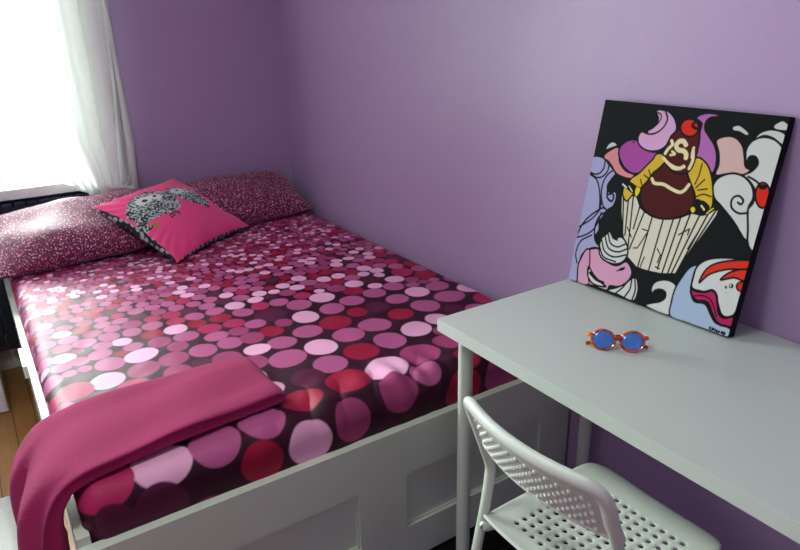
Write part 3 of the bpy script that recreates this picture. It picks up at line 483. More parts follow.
# foot board as stiles and rails round two recessed panels
Z0, Z1, zt, zb = -.06, .408, .255, .066
xs = [-1.51, -1.36, -.832, -.675, -.145, -.012]
box(bm, xs[0], xs[5], FY, FY+FT, zt, Z1); box(bm, xs[0], xs[5], FY, FY+FT, Z0, zb)
for a, b in ((0, 1), (2, 3), (4, 5)): box(bm, xs[a], xs[b], FY, FY+FT, zb, zt)
bmesh.ops.remove_doubles(bm, verts=bm.verts, dist=1e-5)
obj('footboard', bm, M_white, t)
for a, b in ((1, 2), (3, 4)):
    bm = bmesh.new(); box(bm, xs[a]+.0005, xs[b]-.0005, FY+.016, FY+FT-.002, zb+.0005, zt-.0005)
    for q in ((xs[a], xs[b], zb, zb+.006), (xs[a], xs[b], zt-.006, zt), (xs[a], xs[a]+.006, zb, zt), (xs[b]-.006, xs[b], zb, zt)):
        box(bm, q[0]+.0005, q[1]-.0005, FY+.009, FY+.016, q[2]+.0005, q[3]-.0005)
    obj('recessed_panel', bm, M_white, t)
obj('side_rail', B(-1.51, -1.482, FY+FT, 2.06, .10, .43), M_white, t, bevel=.003)
obj('side_rail', B(-.04, -.015, FY+FT, 2.17, .10, .40), M_white, t, bevel=.003)
obj('headboard', B(-1.03, -.02, 2.175, 2.2, -.02, .46), M_white, t, bevel=.003)
bm = bmesh.new(); box(bm, -1.524, -1.5105, 1.08, 1.24, .37, .415); obj('rail_bracket', bm, M_white, t, bevel=.005)
for x, y in ((-1.48, .1), (-1.48, 2.0), (-.08, .1), (-.08, 2.1)): obj('leg', B(x-.02, x+.03, y, y+.05, ZF, .12), M_white, t)
obj('slat_base', B(-1.48, -.042, FY+FT, 2.05, .2, .23), M_white, t)
obj('mattress', B(-1.455, -.055, .125, 2.04, .235, .485), M_matt, t, bevel=.03)

# ------------------------------------------------------------------ bedspread with graded dots
def bedspread():
    x0, x1, y0, y1 = -1.49, -.022, .082, 2.14; R = .05
    ix0, ix1, iy0 = x0+R, x1-R, y0+R
    drop = .145; arc = R*PI/2
    ext = arc+drop-R
    ts = []; v = iy0-ext
    while v < y1: ts.append(v); v += .0030 if v < 1.0 else .0034
    ts = np.array(ts); ss = np.arange(ix0-ext, ix1+ext, .0033)
    S, TT = np.meshgrid(ss, ts, indexing='ij')
    ex = np.where(S < ix0, S-ix0, np.where(S > ix1, S-ix1, 0)); ey = np.where(TT < iy0, TT-iy0, 0)
    d = np.hypot(ex, ey); dd = np.maximum(d, 1e-9); nx, ny = ex/dd, ey/dd
    keepv = d < ext+.003; dc = np.minimum(d, ext)
    hor = np.where(dc < arc, R*np.sin(dc/R), R); ver = np.where(dc < arc, R*(1-np.cos(dc/R)), R+dc-arc)
    X = np.clip(S, ix0, ix1)+nx*hor; Y = np.maximum(TT, iy0)+ny*hor; Z = .522-ver
    # soft wrinkles, stronger on the foot edge
    wr = .0016*waves(S, TT, 14, 6, 3)+.0007*waves(S, TT, 45, 6, 4)
    edge = np.exp(-((TT-iy0)/.10)**2)*np.clip((S+1.15)/.3, 0, 1)
    ripple = np.abs(np.sin(S*24+1.5*np.sin(S*7)+.8*np.sin(TT*20)))**.7-.5
    ripple2 = np.sin(S*71+3*np.sin(S*11))
    pucker = edge*(.012*ripple+.005*ripple2)
    sweep = .004*np.exp(-((TT-.35-.25*(S+.75))/.05)**2)*np.clip((S+1.0)*3, 0, 1)
    off = wr*np.clip(1-d/ext*.5, 0, 1)+pucker+sweep*0.8
    top = np.cos(np.clip(dc/R, 0, PI/2)); Z = Z+off*top; side = 1-top
    X = X+nx*np.abs(off)*.6*side; Y = Y+ny*np.clip(off+.002, -.002, .01)*side*1.0
    Z = Z+.008*np.exp(-((TT-.12)/.1)**2)*top*np.clip(1-np.abs(S+.8)/.5, 0, 1)
    # dots: rows of nearly touching circles, big at the foot, tiny at the head
    def rad(y): return float(np.interp(y, [-.3, 0, .3, .6, .9, 1.2, 1.5, 1.8, 2.2], [.074, .070, .058, .046, .035, .023, .0145, .0105, .009]))
    cs = []; y = ts[0]-.05; row = 0; r_ = np.random.default_rng(5)
    while y < y1+.03:
        r = rad(y); x = ss[0]-.05+(row % 2)*r*1.04+r_.uniform(-.3, .3)*r
        while x < ss[-1]+.05:
            yy = y+r_.uniform(-.22, .22)*r; q = rad(yy)*r_.uniform(.9, 1.04)
            cs.append([x+r_.uniform(-.1, .1)*r, yy, q]); x += 2.02*r*r_.uniform(.98, 1.04)
        y += 1.71*r; row += 1
    cs = np.array(cs); fx = np.array([(d[0], d[1] if d[1] > .132 else (.1035+(d[1]-.082)*.57 if d[1] > .082 else .1035-(.082-d[1])/1.43), d[2]*(1.13 if d[1] < .11 else 1)) for d in DOTS])
    ok = np.array([np.all(np.hypot(fx[:, 0]-c[0], fx[:, 1]-c[1]) > .86*(fx[:, 2]+c[2])) for c in cs])
    cs = np.vstack([fx, cs[ok]]); nf = len(fx)
    for it in range(12):
        for i in range(nf, len(cs)):
            dx = cs[:, 0]-cs[i, 0]; dy = cs[:, 1]-cs[i, 1]; D = np.hypot(dx, dy); s = cs[:, 2]+cs[i, 2]
            m = (D < s*1.01) & (D > 1e-6)
            if m.any():
                f = (s[m]*1.01-D[m])*.3/D[m]; cs[i, 0] -= (dx[m]*f).sum(); cs[i, 1] -= (dy[m]*f).sum()
    extra = []; allc = cs.copy()
    for _ in range(9000):
        y = r_.uniform(.13, 1.5); x = r_.uniform(ss[0], ss[-1]); gap = (np.hypot(allc[:, 0]-x, allc[:, 1]-y)-allc[:, 2]).min(); R0_ = rad(y)
        if gap > .42*R0_:
            for _2 in range(6):          # drift towards the middle of the gap
                D = np.hypot(allc[:, 0]-x, allc[:, 1]-y)-allc[:, 2]; k = D.argmin(); vx, vy = x-allc[k, 0], y-allc[k, 1]; L_ = math.hypot(vx, vy)
                nx_, ny_ = x+vx/L_*.1*R0_, y+vy/L_*.1*R0_; g2 = (np.hypot(allc[:, 0]-nx_, allc[:, 1]-ny_)-allc[:, 2]).min()
                if g2 > gap: x, y, gap = nx_, ny_, g2
            q = min(gap*1.02, R0_)
            if q > .5*R0_: allc = np.vstack([allc, [x, y, q]])
    cs = allc
    pal = [((232, 170, 206), .2), ((176, 86, 136), .32), ((156, 60, 108), .15), ((152, 16, 56), .17), ((170, 36, 88), .11), ((84, 20, 56), .07)]
    pw = np.cumsum([p[1] for p in pal]); base = np.array(lin((52, 8, 34)))
    col = np.empty(S.shape+(3,)); col[:] = base
    ds, dt = ss[1]-ss[0], None
    for ci, (cx, cy, cr) in enumerate(cs):
        kc = int(np.searchsorted(pw, r_.uniform(0, pw[-1]))) if ci >= nf else 'LMPRGD'.index(DOTS[ci][3])
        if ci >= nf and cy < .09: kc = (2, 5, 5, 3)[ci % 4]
        c = np.array(lin(pal[kc][0])); asp = r_.uniform(.93, 1.06); e1 = r_.uniform(0, 6.28); e2 = r_.uniform(0, .05)
        i0, i1 = np.searchsorted(ss, [cx-cr*1.15, cx+cr*1.15]); j0, j1 = np.searchsorted(ts, [cy-cr*1.15, cy+cr*1.15])
        if i1 <= i0 or j1 <= j0: continue
        dx = (S[i0:i1, j0:j1]-cx)/asp; dy = TT[i0:i1, j0:j1]-cy; an = np.arctan2(dy, dx)
        rr = cr*.985*(1+e2*np.cos(2*an+e1)); a = np.clip((rr-np.hypot(dx, dy))/.0030+.5, 0, 1)[..., None]
        col[i0:i1, j0:j1] = col[i0:i1, j0:j1]*(1-a)+c*a
    k = keepv[:-1, :-1] & keepv[1:, :-1] & keepv[1:, 1:] & keepv[:-1, 1:]
    me = grid_mesh('bedspread', np.stack([X, Y, Z], -1), k)
    set_col(me, col.reshape(-1, 3))
    bm = bmesh.new(); bm.from_mesh(me); bmesh.ops.delete(bm, geom=[v for v in bm.verts if not v.link_faces], context='VERTS'); bm.to_mesh(me); bm.free()
    o = link('bedspread', me, attr_mat('dotted_cotton', .55, .35, 350), None, True)
    return tag(o, 'plum bedspread with pink, red and mauve dots growing towards the foot of the bed', 'bedspread')
bedspread()

# ------------------------------------------------------------------ pillows and cushion
def pillow_pts(c, a, b, T, n=110, m=80, pw=2.6, seed=1, crease=.004, shear=0):
    """closed soft pillow: a, b half-axes, T half thickness"""
    c, a, b = map(lambda q: np.array(q, float), (c, a, b)); nn = np.cross(a, b); nn /= np.linalg.norm(nn)
    u = np.linspace(-1, 1, n)[:, None]; v = np.linspace(-1, 1, m)[None, :]
    U = np.sin(u*PI/2); V = np.sin(v*PI/2)
    pin = 1-.05*(1-V**2)*np.abs(U)**8; pin2 = 1-.07*(1-U**2)*np.abs(V)**8
    h = ((1-np.abs(U)**pw)*(1-np.abs(V)**pw))**.55
    wr = crease*waves(U*1.0, V*1.0, 5, 6, seed)*h**.5*(.4+.6*np.maximum(np.abs(U), np.abs(V)))
    def side(s):
        return c+(U*pin)[..., None]*a+(V*pin2)[..., None]*b+((s*T*h)+wr)[..., None]*nn
    return side(1), side(-1), U, V, nn

def closed_pillow(name, top, bot, m, parent=None):
    bm = bmesh.new(); n, k = top.shape[:2]
    vt = [[bm.verts.new(top[i, j]) for j in range(k)] for i in range(n)]
    vb = [[bm.verts.new(bot[i, j]) if 0 < i < n-1 and 0 < j < k-1 else vt[i][j] for j in range(k)] for i in range(n)]
    for i in range(n-1):
        for j in range(k-1):
            bm.faces.new((vt[i][j], vt[i+1][j], vt[i+1][j+1], vt[i][j+1]))
            try: bm.faces.new((vb[i][j], vb[i][j+1], vb[i+1][j+1], vb[i+1][j]))
            except ValueError: pass
    return obj(name, bm, m, parent, smooth=True)

top, bot, U, V, nn = pillow_pts((-1.18, 1.895, .635), (.37, .0, .022), (-.01, .205, .075), .085, seed=3, crease=.012)
tag(closed_pillow('pillow', top, bot, M_spk), 'purple speckled pillow by the window, at left behind the pink cushion', 'pillow', 'speckled pillows at the head of the bed')
top, bot, U, V, nn = pillow_pts((-.432, 1.985, .630), (.37, .055, -.005), (-.02, .17, .075), .085, seed=8, crease=.007)
tag(closed_pillow('pillow', top, bot, M_spk), 'dark maroon speckled pillow in the corner of the purple walls', 'pillow', 'speckled pillows at the head of the bed')

def feathers(h, w):
    r = np.random.default_rng(3)
    a = r.random((h//6+2, w//8+2)); n = np.kron(a, np.ones((6, 8)))[:h, :w]
    Y, X = np.mgrid[0:h, 0:w]
    n = n+.25*np.sin(X*.35+np.sin(Y*.1)*3)
    img = np.empty((h, w, 3)); img[:] = lin((34, 48, 52)); img[n > .55] = lin((190, 200, 198)); img[(n > .45) & (n <= .55)] = lin((105, 122, 122))
    return img
def zebra(h, w):
    Y, X = np.mgrid[0:h, 0:w]; s = np.sin(X*.5+3*np.sin(Y*.05)+2*np.sin(X*.03))+.7*np.sin(Y*.45+X*.3)
    img = np.empty((h, w, 3)); img[:] = lin((28, 34, 38)); img[s > .35] = lin((170, 176, 176)); return img

def owl_cushion():
    t = thing('cushion', 'bright pink square cushion printed with two owls, leaning on the pillows', 'cushion', (-.79, 1.77, .55))
    c = np.array([-.787, 1.782, .648]); a = np.array([.439, .2935, .0175])/2; b = np.array([-.25, .3037, .2215])/2
    top, bot, U, V, nn = pillow_pts(c, a, b, .062, 230, 230, 2.0, 5, .0035)
    # pinched corners and little radiating creases near the seams
    r = np.maximum(np.abs(U), np.abs(V)); an = np.arctan2(V+0*U, U+0*V)
    cr = .003*np.sin(an*26+3*np.sin(an*5))*np.clip((r-.55)/.45, 0, 1)*np.clip((1-r)/.08, 0, 1)
    top = top+cr[..., None]*nn
    H = 230
    img = raster(H, H, (242, 74, 138), OWLS, feathers)      # rows: v down, cols: u
    uu = np.clip(((U+1)/2*(H-1)).round().astype(int), 0, H-1); vv = np.clip(((1-V)/2*(H-1)).round().astype(int), 0, H-1)
    col = img[vv+0*uu, uu+0*vv]
    z = zebra(H, H)[vv+0*uu, uu+0*vv]
    wrap = ((1+U) < .075*(1-V**2)**.6) | ((1+V) < .03*(1-U**2)**.6)
    col[wrap] = z[wrap]
    me = grid_mesh('front_panel', top); set_col(me, col.reshape(-1, 3))
    fo = link('front_panel', me, attr_mat('pink_owl_print', .6, .3, 600, sheen=.2), t, True)
    me = grid_mesh('back_panel', bot); set_col(me, z.reshape(-1, 3))
    bo = link('back_panel', me, attr_mat('feather_print', .6, .3, 600), t, True); bo['label'] = 'black and white feather print back'
owl_cushion()

# ------------------------------------------------------------------ throw blanket
def throw():
    path = smooth_path([(-.965, .546), (-1.1, .546), (-1.25, .546), (-1.38, .545), (-1.45, .542), (-1.505, .528), (-1.543, .49), (-1.568, .43), (-1.575, .33), (-1.58, .2), (-1.585, .1)], 12)
    path = np.array(path); L = np.r_[0, np.cumsum(np.hypot(*np.diff(path, axis=0).T))]; n = len(path)
    tang = np.gradient(path, axis=0); tang /= np.linalg.norm(tang, axis=1)[:, None]; nrm = np.stack([-tang[:, 1]*-1, tang[:, 0]*-1], 1)
    m = 96; bm = bmesh.new(); rings = []
    for i in range(n):
        s = L[i]; u = s/.56
        yf = np.interp(s, [0, .3, .56, .7, 1.2], [.178, .155, .112, .095, .07]); yb = np.interp(s, [0, .3, .56, .75, 1.2], [.462, .465, .445, .39, .35])
        th = .021*min(1, (s/.02)**.5 if s > 0 else .25); th = max(th, .004)
        ring = []
        for k in range(m):
            ph = 2*PI*k/m; cx = math.cos(ph); sx = math.sin(ph)
            ww = math.copysign(abs(cx)**.35, cx); hh = math.copysign(abs(sx)**.6, sx)
            y = (yf+yb)/2+(yb-yf)/2*ww
            # folded edge: two soft lobes at the front
            y += (.006*math.cos(2*ph*2) if cx < -.6 else 0)
            hang = min(1, max(0, (s-.5)/.15)); wob = .003*math.sin(y*37+s*9)+.0025*math.sin(s*23+y*11)+hang*(.016*math.sin(y*34+1.2*s)+.006*math.sin(y*71+2))
            bump = wob if sx > 0 else wob*hang
            if hh < 0 and hang < .3: th2 = th*.9
            else: th2 = th*(1+.35*hang)
            q = th2*hh+bump+.003
            p = path[i]+nrm[i]*q
            ring.append(bm.verts.new((p[0], y, p[1])))
        rings.append(ring)
    for A, Bq in zip(rings[:-1], rings[1:]):
        for k in range(m): bm.faces.new((A[k], A[(k+1) % m], Bq[(k+1) % m], Bq[k]))
    bm.faces.new(rings[0]); bm.faces.new(rings[-1][::-1])
    m_ = bpy.data.materials.new('rose_knit_wool'); m_.use_nodes = True; nt = m_.node_tree; b = nt.nodes['Principled BSDF']
    b.inputs['Roughness'].default_value = .9; b.inputs['Sheen Weight'].default_value = .08; b.inputs['Specular IOR Level'].default_value = .2
    tc = nt.nodes.new('ShaderNodeTexCoord'); wv = nt.nodes.new('ShaderNodeTexWave'); wv.bands_direction = 'DIAGONAL'; wv.inputs['Scale'].default_value = 150; wv.inputs['Distortion'].default_value = 1.5
    nt.links.new(tc.outputs['Object'], wv.inputs['Vector'])
    mx = nt.nodes.new('ShaderNodeMix'); mx.data_type = 'RGBA'; mx.inputs[6].default_value = (*lin((138, 22, 76)), 1); mx.inputs[7].default_value = (*lin((170, 36, 98)), 1)
    nt.links.new(wv.outputs['Fac'], mx.inputs[0]); nt.links.new(mx.outputs[2], b.inputs['Base Color'])
    bp = nt.nodes.new('ShaderNodeBump'); bp.inputs['Strength'].default_value = .6; bp.inputs['Distance'].default_value = .002
    nt.links.new(wv.outputs['Fac'], bp.inputs['Height']); nt.links.new(bp.outputs['Normal'], b.inputs['Normal'])
    o = obj('throw_blanket', bm, m_, None, smooth=True)
    tag(o, 'folded rose pink knitted throw hanging over the left foot corner of the bed', 'blanket')
throw()

# ------------------------------------------------------------------ desk
def desk():
    t = thing('desk', 'white rectangular desk with round legs against the purple wall', 'desk', (-.3, -.6, 0))
    obj('tabletop', B(-.6, -.002, -1.2, .008, .706, .74), M_desk, t, bevel=.0025)
    for x, y in ((-.55, -.05), (-.05, -.05), (-.55, -1.15), (-.05, -1.15)):
        bm = bmesh.new(); tube(bm, [(x, y, ZF+.022), (x, y, .696)], .0195, 28); bmesh.ops.remove_doubles(bm, verts=bm.verts, dist=1e-5)
        lg = obj('leg', bm, M_metalw, t, smooth=True)
        bm = bmesh.new(); tube(bm, [(x, y, .696), (x, y, .7055)], .028, 24); obj('mounting_plate', bm, M_metalw, lg, smooth=True).location = (0, 0, 0)
        bm = bmesh.new(); tube(bm, [(x, y, ZF), (x, y, ZF+.022)], .014, 16); obj('levelling_foot', bm, M_black, lg, smooth=True).location = (0, 0, 0)
desk()

# ------------------------------------------------------------------ chair
def chair():
    t = thing('chair', 'white chair with perforated plastic seat and studded backrest at the desk', 'chair', (-.6, -.555, 0))
    yc = -.548; R = .0105
    for s in (1, -1):
        y = yc+.008+s*.173
        bm = bmesh.new()
        tube(bm, smooth_path([(-.789, y, .725), (-.782, y, .70), (-.755, y, .625), (-.738, y, .575), (-.7375, y, .545), (-.748, y, .47), (-.775, y, .33), (-.838, y, .0), (-.858, y, ZF)], 6), R, 14, up=(0, 1, 0), ry=.012)
        obj('leg', bm, M_metalw, t, smooth=True)
        bm = bmesh.new(); yi = yc+s*.162
        tube(bm, smooth_path([(-.757, y-s*.004, .432), (-.735, yi, .428), (-.5, yi, .424), (-.42, yi, .415), (-.40, yi+s*.01, .38), (-.375, yi+s*.018, .2), (-.35, yi+s*.022, 0), (-.341, yi+s*.024, ZF)], 8), R, 14, up=(0, 1, 0))
        obj('leg', bm, M_metalw, t, smooth=True)
    bm = bmesh.new(); tube(bm, [(-.43, yc-.165, .424), (-.43, yc+.165, .424)], .009, 12); obj('cross_bar', bm, M_metalw, t, smooth=True)
    bm = bmesh.new(); tube(bm, [(-.815, yc-.186, .12), (-.815, yc+.186, .12)], .008, 12); obj('cross_bar', bm, M_metalw, t, smooth=True)
    # perforated seat, square pattern of round holes
    p = .0238; nx, ny = 11, 11
    hx = [-.722+p*i for i in range(13)]; hy = [yc+p*(i-5.5) for i in range(12)]
    gx = [-.762, -.748, -.735]+hx[0:12]+[-.448, -.432, -.415, -.398]; gx[3:3] = []
    gx = [-.762, -.749, -.736]+[-.722+p*i-p/2+.0 for i in range(1, 13)]+[-.425, -.412, -.402]
    gx = [-.764, -.750, -.735]+[-.722+p*i for i in range(12)]+[-.440, -.420, -.402, -.388]
    gy = [yc-.178, yc-.166, yc-.152]+hy+[yc+.152, yc+.166, yc+.178]
    def warp(x, y):
        # rounded outline: narrow the corners, slightly bowed front, dished middle
        u = (x+.576)/.188; v = (y-yc)/.178
        xx = x; yy = y
        k = max(0, abs(u)**6)*max(0, abs(v)**6)
        xx -= (.016 if u > 0 else .006)*k*math.copysign(1, u); yy -= (.022 if u > 0 else .006)*k*math.copysign(1, v)
        xx += -.014*math.cos(v*PI/2)*max(0, u)**3*-1*0+(.010*(v*v)-.006)*max(0, u)**2
        z = .452-.010*(1-u*u)*(1-v*v)+.0*u
        z -= .012*max(0, (u-.72)/.28)**2 if u > .72 else 0
        z += .006*max(0, (-u-.8)/.2)**2 if u < -.8 else 0
        return xx, yy, z
    bm = bmesh.new(); cache = {}
    def V(x, y):
        k = (round(x, 5), round(y, 5))
        if k not in cache: cache[k] = bm.verts.new(warp(x, y))
        return cache[k]
    i0, i1 = 3, 3+11; j0, j1 = 3, 3+11
    for i in range(len(gx)-1):
        for j in range(len(gy)-1):
            a, b, c, d = gx[i], gx[i+1], gy[j], gy[j+1]; mx, my = (a+b)/2, (c+d)/2
            ring = [V(a, c), V(mx, c), V(b, c), V(b, my), V(b, d), V(mx, d), V(a, d), V(a, my)]
            if i0 <= i < i1 and j0 <= j < j1:
                r = .0062; dirs = [(-1, -1), (0, -1), (1, -1), (1, 0), (1, 1), (0, 1), (-1, 1), (-1, 0)]
                hole = [bm.verts.new(warp(mx+r*dx/math.hypot(dx, dy), my+r*dy/math.hypot(dx, dy))) for dx, dy in dirs]
                for k in range(8): bm.faces.new((ring[k], ring[(k+1) % 8], hole[(k+1) % 8], hole[k]))
            else: bm.faces.new(ring)
    bmesh.ops.recalc_face_normals(bm, faces=bm.faces)
    for f in bm.faces:
        if f.normal.z < 0: f.normal_flip()
    me = bpy.data.meshes.new('seat'); bm.to_mesh(me); bm.free()
    o = link('seat', me, M_plast, t, True); md = o.modifiers.new('thick', 'SOLIDIFY'); md.thickness = .006; md.offset = -1
    md = o.modifiers.new('b', 'BEVEL'); md.width = .001; md.segments = 1; md.limit_method = 'ANGLE'
    # backrest: curved plastic shell with thick rolled rim and rows of studs
    def back(v, h):   # v -1..1 across (y), h 0..1 up
        y = yc+.008+v*.171
        bow = -.032*(1-v*v)
        x = -.762-.040*h+bow
        z = .646+.108*h
        return np.array([x, y, z])
    bm = bmesh.new(); n, m = 48, 14
    F = []; K2 = []
    for i in range(n+1):
        v = -1+2*i/n; F.append([]); K2.append([])
        for j in range(m+1):
            h = j/m; hh = h*(1-.10*abs(v)**8)
            q = back(v, hh+.05*abs(v)**8); F[-1].append(bm.verts.new(q+[.003, 0, 0])); K2[-1].append(bm.verts.new(q-[.003, 0, 0]))
    for i in range(n):
        for j in range(m):
            bm.faces.new((F[i][j], F[i+1][j], F[i+1][j+1], F[i][j+1])); bm.faces.new((K2[i][j], K2[i][j+1], K2[i+1][j+1], K2[i+1][j]))
    for i in range(n):
        for j in (0, m): bm.faces.new((F[i][j], K2[i][j], K2[i+1][j], F[i+1][j]))
    for j in range(m):
        for i in (0, n): bm.faces.new((F[i][j], F[i][j+1], K2[i][j+1], K2[i][j]))
    bk = obj('backrest', bm, M_plast, t, smooth=True)
    rim = [back(-1, .0)+[.004, 0, 0], back(-1, .35), back(-1, .75), back(-.955, .97), back(-.86, 1.05)]+[back(v, 1.06) for v in np.linspace(-.7, .7, 9)]+[back(.86, 1.05), back(.955, .97), back(1, .75), back(1, .35), back(1, .0)+[.004, 0, 0]]
    bm = bmesh.new(); tube(bm, smooth_path(rim, 5), .0165, 16, up=(1, 0, .3), ry=.0115); rr = obj('rim', bm, M_plast, bk, smooth=True); rr.location = (0, 0, 0)
    low = [back(v, .0) for v in np.linspace(-1, 1, 15)]
    bm = bmesh.new(); tube(bm, smooth_path(low, 3), .0055, 10, up=(1, 0, 0)); lr = obj('lower_rim', bm, M_plast, bk, smooth=True); lr.location = (0, 0, 0)
    bm = bmesh.new()
    for j in range(8):
        for i in range(13):
            v = -.84+1.68*(i+.5*(j % 2))/12.5
            q = back(v, .08+.092*j); mt = Matrix.Translation(Vector(q)-Vector((.0035, 0, 0))) @ Matrix.Diagonal((.6, 1, 1, 1))
            bmesh.ops.create_icosphere(bm, subdivisions=2, radius=.0052, matrix=mt)
    st = obj('studs', bm, M_plast, bk, smooth=True); st.location = (0, 0, 0); st['kind'] = 'stuff'
chair()

# ------------------------------------------------------------------ painting on the desk
def painting():
    t = thing('painting', 'square canvas painting of a laughing figure in a cupcake, leaning on the wall', 'painting', (-.1, -.25, .74))
    # front face corners: bottom edge on the desk, top edge back towards the wall
    bl = np.array([-.123, .002, .7450]); br = np.array([-.113, -.493, .7450]); tl = np.array([-.034, -.003, 1.2525])
    a = br-bl; b = tl-bl; n = np.cross(b, a); n /= np.linalg.norm(n)     # points into the room or the wall
    if n[0] > 0: n = -n
    N = 400; img = raster(N, N, (13, 17, 20), PAINTING)
    u = np.linspace(0, 1, N)[:, None]; v = np.linspace(0, 1, N)[None, :]
    P = bl+u[..., None]*a+(1-v)[..., None]*b+n*.0006
    col = img.transpose(1, 0, 2)
    me = grid_mesh('painted_face', P); set_col(me, col.reshape(-1, 3))
    link('painted_face', me, attr_mat('acrylic_paint', .65, .3, 700, spec=.1), t, False)
    D = .028; bm = bmesh.new()
    f = [bl, br, br+b, tl]; vs = [bm.verts.new(p) for p in f]+[bm.verts.new(p-n*D) for p in f]
    for q in ((0, 1, 2, 3), (7, 6, 5, 4), (0, 4, 5, 1), (1, 5, 6, 2), (2, 6, 7, 3), (3, 7, 4, 0)): bm.faces.new([vs[i] for i in q])
    o = obj('canvas_edge', bm, M_black, t, bevel=.0012); o['label'] = 'black painted canvas sides'
painting()

# ------------------------------------------------------------------ sunglasses
def sunglasses():
    Lp = Vector((-.399, -.358, .7412)); Rp = Vector((-.348, -.410, .7412))
    t = thing('sunglasses', 'orange tortoiseshell sunglasses with mirrored blue lenses folded on the desk', 'sunglasses', ((Lp+Rp)/2)[:])
    X = (Rp-Lp).normalized(); back = Vector((-X.y, X.x, 0)).normalized()   # away from the camera
    if back.x+back.y < 0: back = -back
    th = math.radians(28); UP = Vector((0, 0, 1))*math.cos(th)+back*math.sin(th); F = UP.cross(X).normalized()
    if F.dot(back) > 0: F = -F                                              # towards the viewer
    O = (Lp+Rp)/2+UP*.0245
    m_f = bpy.data.materials.new('orange_tortoiseshell'); m_f.use_nodes = True; nt = m_f.node_tree; b = nt.nodes['Principled BSDF']; b.inputs['Roughness'].default_value = .12; b.inputs['Coat Weight'].default_value = .5
    nz = nt.nodes.new('ShaderNodeTexNoise'); nz.inputs['Scale'].default_value = 130; rp = nt.nodes.new('ShaderNodeValToRGB'); tc = nt.nodes.new('ShaderNodeTexCoord')
    nt.links.new(tc.outputs['Object'], nz.inputs['Vector'])
    rp.color_ramp.elements[0].position = .38; rp.color_ramp.elements[0].color = (*lin((130, 36, 8)), 1); rp.color_ramp.elements[1].position = .56; rp.color_ramp.elements[1].color = (*lin((235, 96, 14)), 1)
    nt.links.new(nz.outputs['Fac'], rp.inputs[0]); nt.links.new(rp.outputs[0], b.inputs['Base Color'])
    m_l = mat('blue_mirror_lens', (74, 140, 240), .15, 0, 60, .3, metal=.3, coat=1)
    def W(x, y, z=0): return O+X*x+UP*y+F*z
    def ov(cx, k, rx=.0262, ry=.0228):
        a = 2*PI*k/40; x = math.cos(a); y = math.sin(a); s = math.copysign(1, cx)
        return cx+rx*x*(1+.02*y), ry*y*(1+.05*s*x)+.001*s*x
    bm = bmesh.new()
    for cx in (-.0320, .0320):
        tube(bm, [W(*ov(cx, k), -.0015) for k in range(40)], .0030, 8, ry=.0034, up=F, closed=True)
    tube(bm, smooth_path([W(-.0095, .006), W(-.006, .0105, .001), (W(0, .0118, .0015)), W(.006, .0105, .001), W(.0095, .006)], 5), .0026, 8)
    tube(bm, smooth_path([W(-.0095, -.004), W(-.005, .002, .001), W(.005, .002, .001), W(.0095, -.004)], 5), .0022, 8)
    for s in (-1, 1): tube(bm, [W(s*.055, .009), W(s*.063, .0115, -.001)], .0042, 10)
    obj('frame', bm, m_f, t, smooth=True)
    for cx in (-.0320, .0320):
        bm = bmesh.new(); rings = []
        for r in (1, .66, .33):
            rings.append([bm.verts.new(W(*[cx+(ov(cx, k)[0]-cx)*r*.97, ov(cx, k)[1]*r*.97], .0005+.0022*(1-r*r))) for k in range(40)])
        c = bm.verts.new(W(cx, 0, .0027))
        for A, Q in zip(rings[:-1], rings[1:]):
            for k in range(40): bm.faces.new((A[k], A[(k+1) % 40], Q[(k+1) % 40], Q[k]))
        for k in range(40): bm.faces.new((rings[-1][k], rings[-1][(k+1) % 40], c))
        o = obj('lens', bm, m_l, t, smooth=True); md = o.modifiers.new('s', 'SOLIDIFY'); md.thickness = .0015
    for s in (-1, 1):
        hz = W(s*.063, .0115, -.001); z0 = .746
        e = Vector(((O+X*(-s)*.070)+back*.012)); e.z = z0-.001
        k = Vector(hz)+back*.012; k.z = hz.z-.008
        mid = Vector((O+X*(s*.0))+back*(.020 if s > 0 else .026)); mid.z = z0+.011
        bm = bmesh.new(); tube(bm, smooth_path([hz, k, mid, e], 8), 0.0030, 10, ry=.0042); obj('temple_arm', bm, m_f, t, smooth=True)
sunglasses()

# ------------------------------------------------------------------ left of the bed
t = thing('cabinet', 'white low cabinet standing on the floor left of the bed', 'cabinet', (-1.85, 1.9, ZF))
bm = bmesh.new(); box(bm, -2.1, -1.61, 1.772, 2.06, ZF, .36); obj('body', bm, M_trim, t, bevel=.003)
d = obj('door', B(-2.095, -1.614, 1.756, 1.7715, ZF+.01, .35), M_trim, t, bevel=.002)
k = obj('knob', B(-2.06, -2.04, 1.738, 1.7555, .27, .29), M_steel, d, bevel=.004); k.location = (0, 0, 0)
def rug():
    n, m = 60, 90; u = np.linspace(0, 1, n)[:, None]; v = np.linspace(0, 1, m)[None, :]
    e = np.minimum(np.minimum(u, 1-u)*30, np.minimum(v, 1-v)*40); h = .022*np.clip(e, 0, 1)**.5
    X = -2.45+.80*u+0*v; Y = .02+1.1*v+0*u; Z = ZF+.001+h+.004*waves(X, Y, 160, 5, 9)*np.clip(e, 0, 1)
    tag(link('rug', grid_mesh('rug', np.stack([X, Y, np.maximum(Z, ZF+.001)], -1)), M_rug, None, True), 'white fluffy rug on the wooden floor beside the bed', 'rug')
rug()
bm = B(-1.3, -.03, -1.45, .35, ZF+.0005, ZF+.009)  # added dark rug: blackens the floor here and cuts bounce under the desk
tag(obj('rug', bm, mat('floor_darkening_rug', (22, 22, 24), .95, 1, 300, .3, spec=.1), None, bevel=.003), 'flat black rug added under the chair and desk to darken the floor', 'rug')

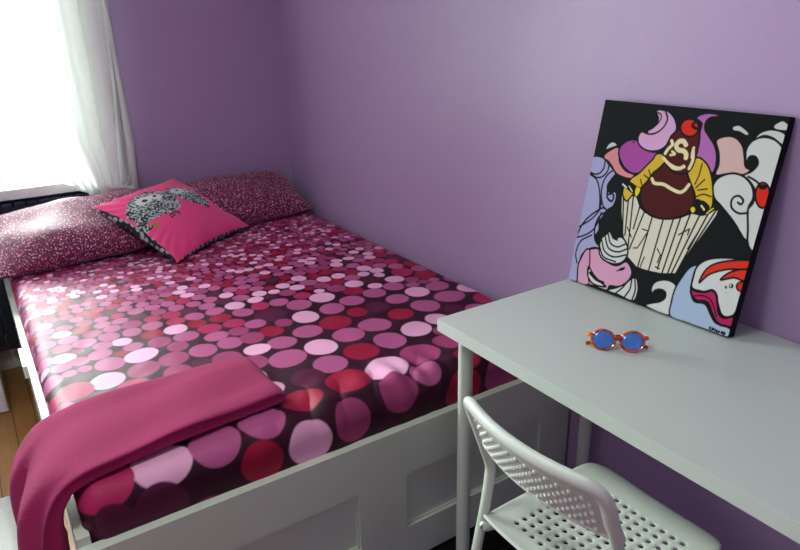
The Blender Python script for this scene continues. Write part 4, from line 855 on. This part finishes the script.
# ------------------------------------------------------------------ daylight and added ceiling fill
world = bpy.data.worlds.new('sky'); bpy.context.scene.world = world; world.use_nodes = True
bg = world.node_tree.nodes['Background']; bg.inputs[0].default_value = (.88, 1, .97, 1); bg.inputs[1].default_value = 1.6
def area(name, loc, rot, sx, sy, power, col):
    l = bpy.data.lights.new(name, 'AREA'); l.shape = 'RECTANGLE'; l.size = sx; l.size_y = sy; l.energy = power; l.color = col
    o = bpy.data.objects.new(name, l); C.objects.link(o); o.location = loc; o.rotation_euler = rot; return o
area('daylight_back_window', ((WX0+WX1)/2, YB+.32, 1.55), (math.radians(-90+12), 0, 0), 1.35, 1.4, 215, (.88, 1, .93))

t = thing('ceiling_fill', 'added fill light, a round white disc on the ceiling out of view', 'fill light', (-1.75, -.15, 2.47))  # unseen disc light added for soft fill from above
bm = bmesh.new(); bmesh.ops.create_cone(bm, cap_ends=True, segments=40, radius1=.24, radius2=.26, depth=.03, matrix=Matrix.Translation((-1.75, -.15, 2.484))); obj('fill_light_plate', bm, M_trim, t, smooth=True)
l = bpy.data.lights.new('fill_light', 'AREA'); l.shape = 'DISK'; l.size = .45; l.energy = 13; l.color = (.93, 1, .88)
o = bpy.data.objects.new('fill_light', l); C.objects.link(o); o.location = (-1.75, -.15, 2.46)

# ------------------------------------------------------------------ camera
cam = bpy.data.cameras.new('camera'); co = bpy.data.objects.new('camera', cam); C.objects.link(co)
cam.sensor_width = 36; cam.lens = 661.057*36/800; cam.clip_start = .05
p, yw, r = map(math.radians, (20.7314, 33.0025, -1.2347))
F = Vector((math.sin(yw)*math.cos(p), math.cos(yw)*math.cos(p), -math.sin(p))); R0 = Vector((math.cos(yw), -math.sin(yw), 0)); U0 = R0.cross(F)
Rv = R0*math.cos(r)+U0*math.sin(r); Uv = -R0*math.sin(r)+U0*math.cos(r)
mw = Matrix((Rv, Uv, -F)).transposed().to_4x4(); mw.translation = Vector((-1.5321, -1.2537, 1.4561)); co.matrix_world = mw
bpy.context.scene.camera = co
vs = bpy.context.scene.view_settings; vs.view_transform = 'Standard'; vs.look = 'None'; vs.gamma = 1; vs.use_curve_mapping = False; vs.exposure = .12
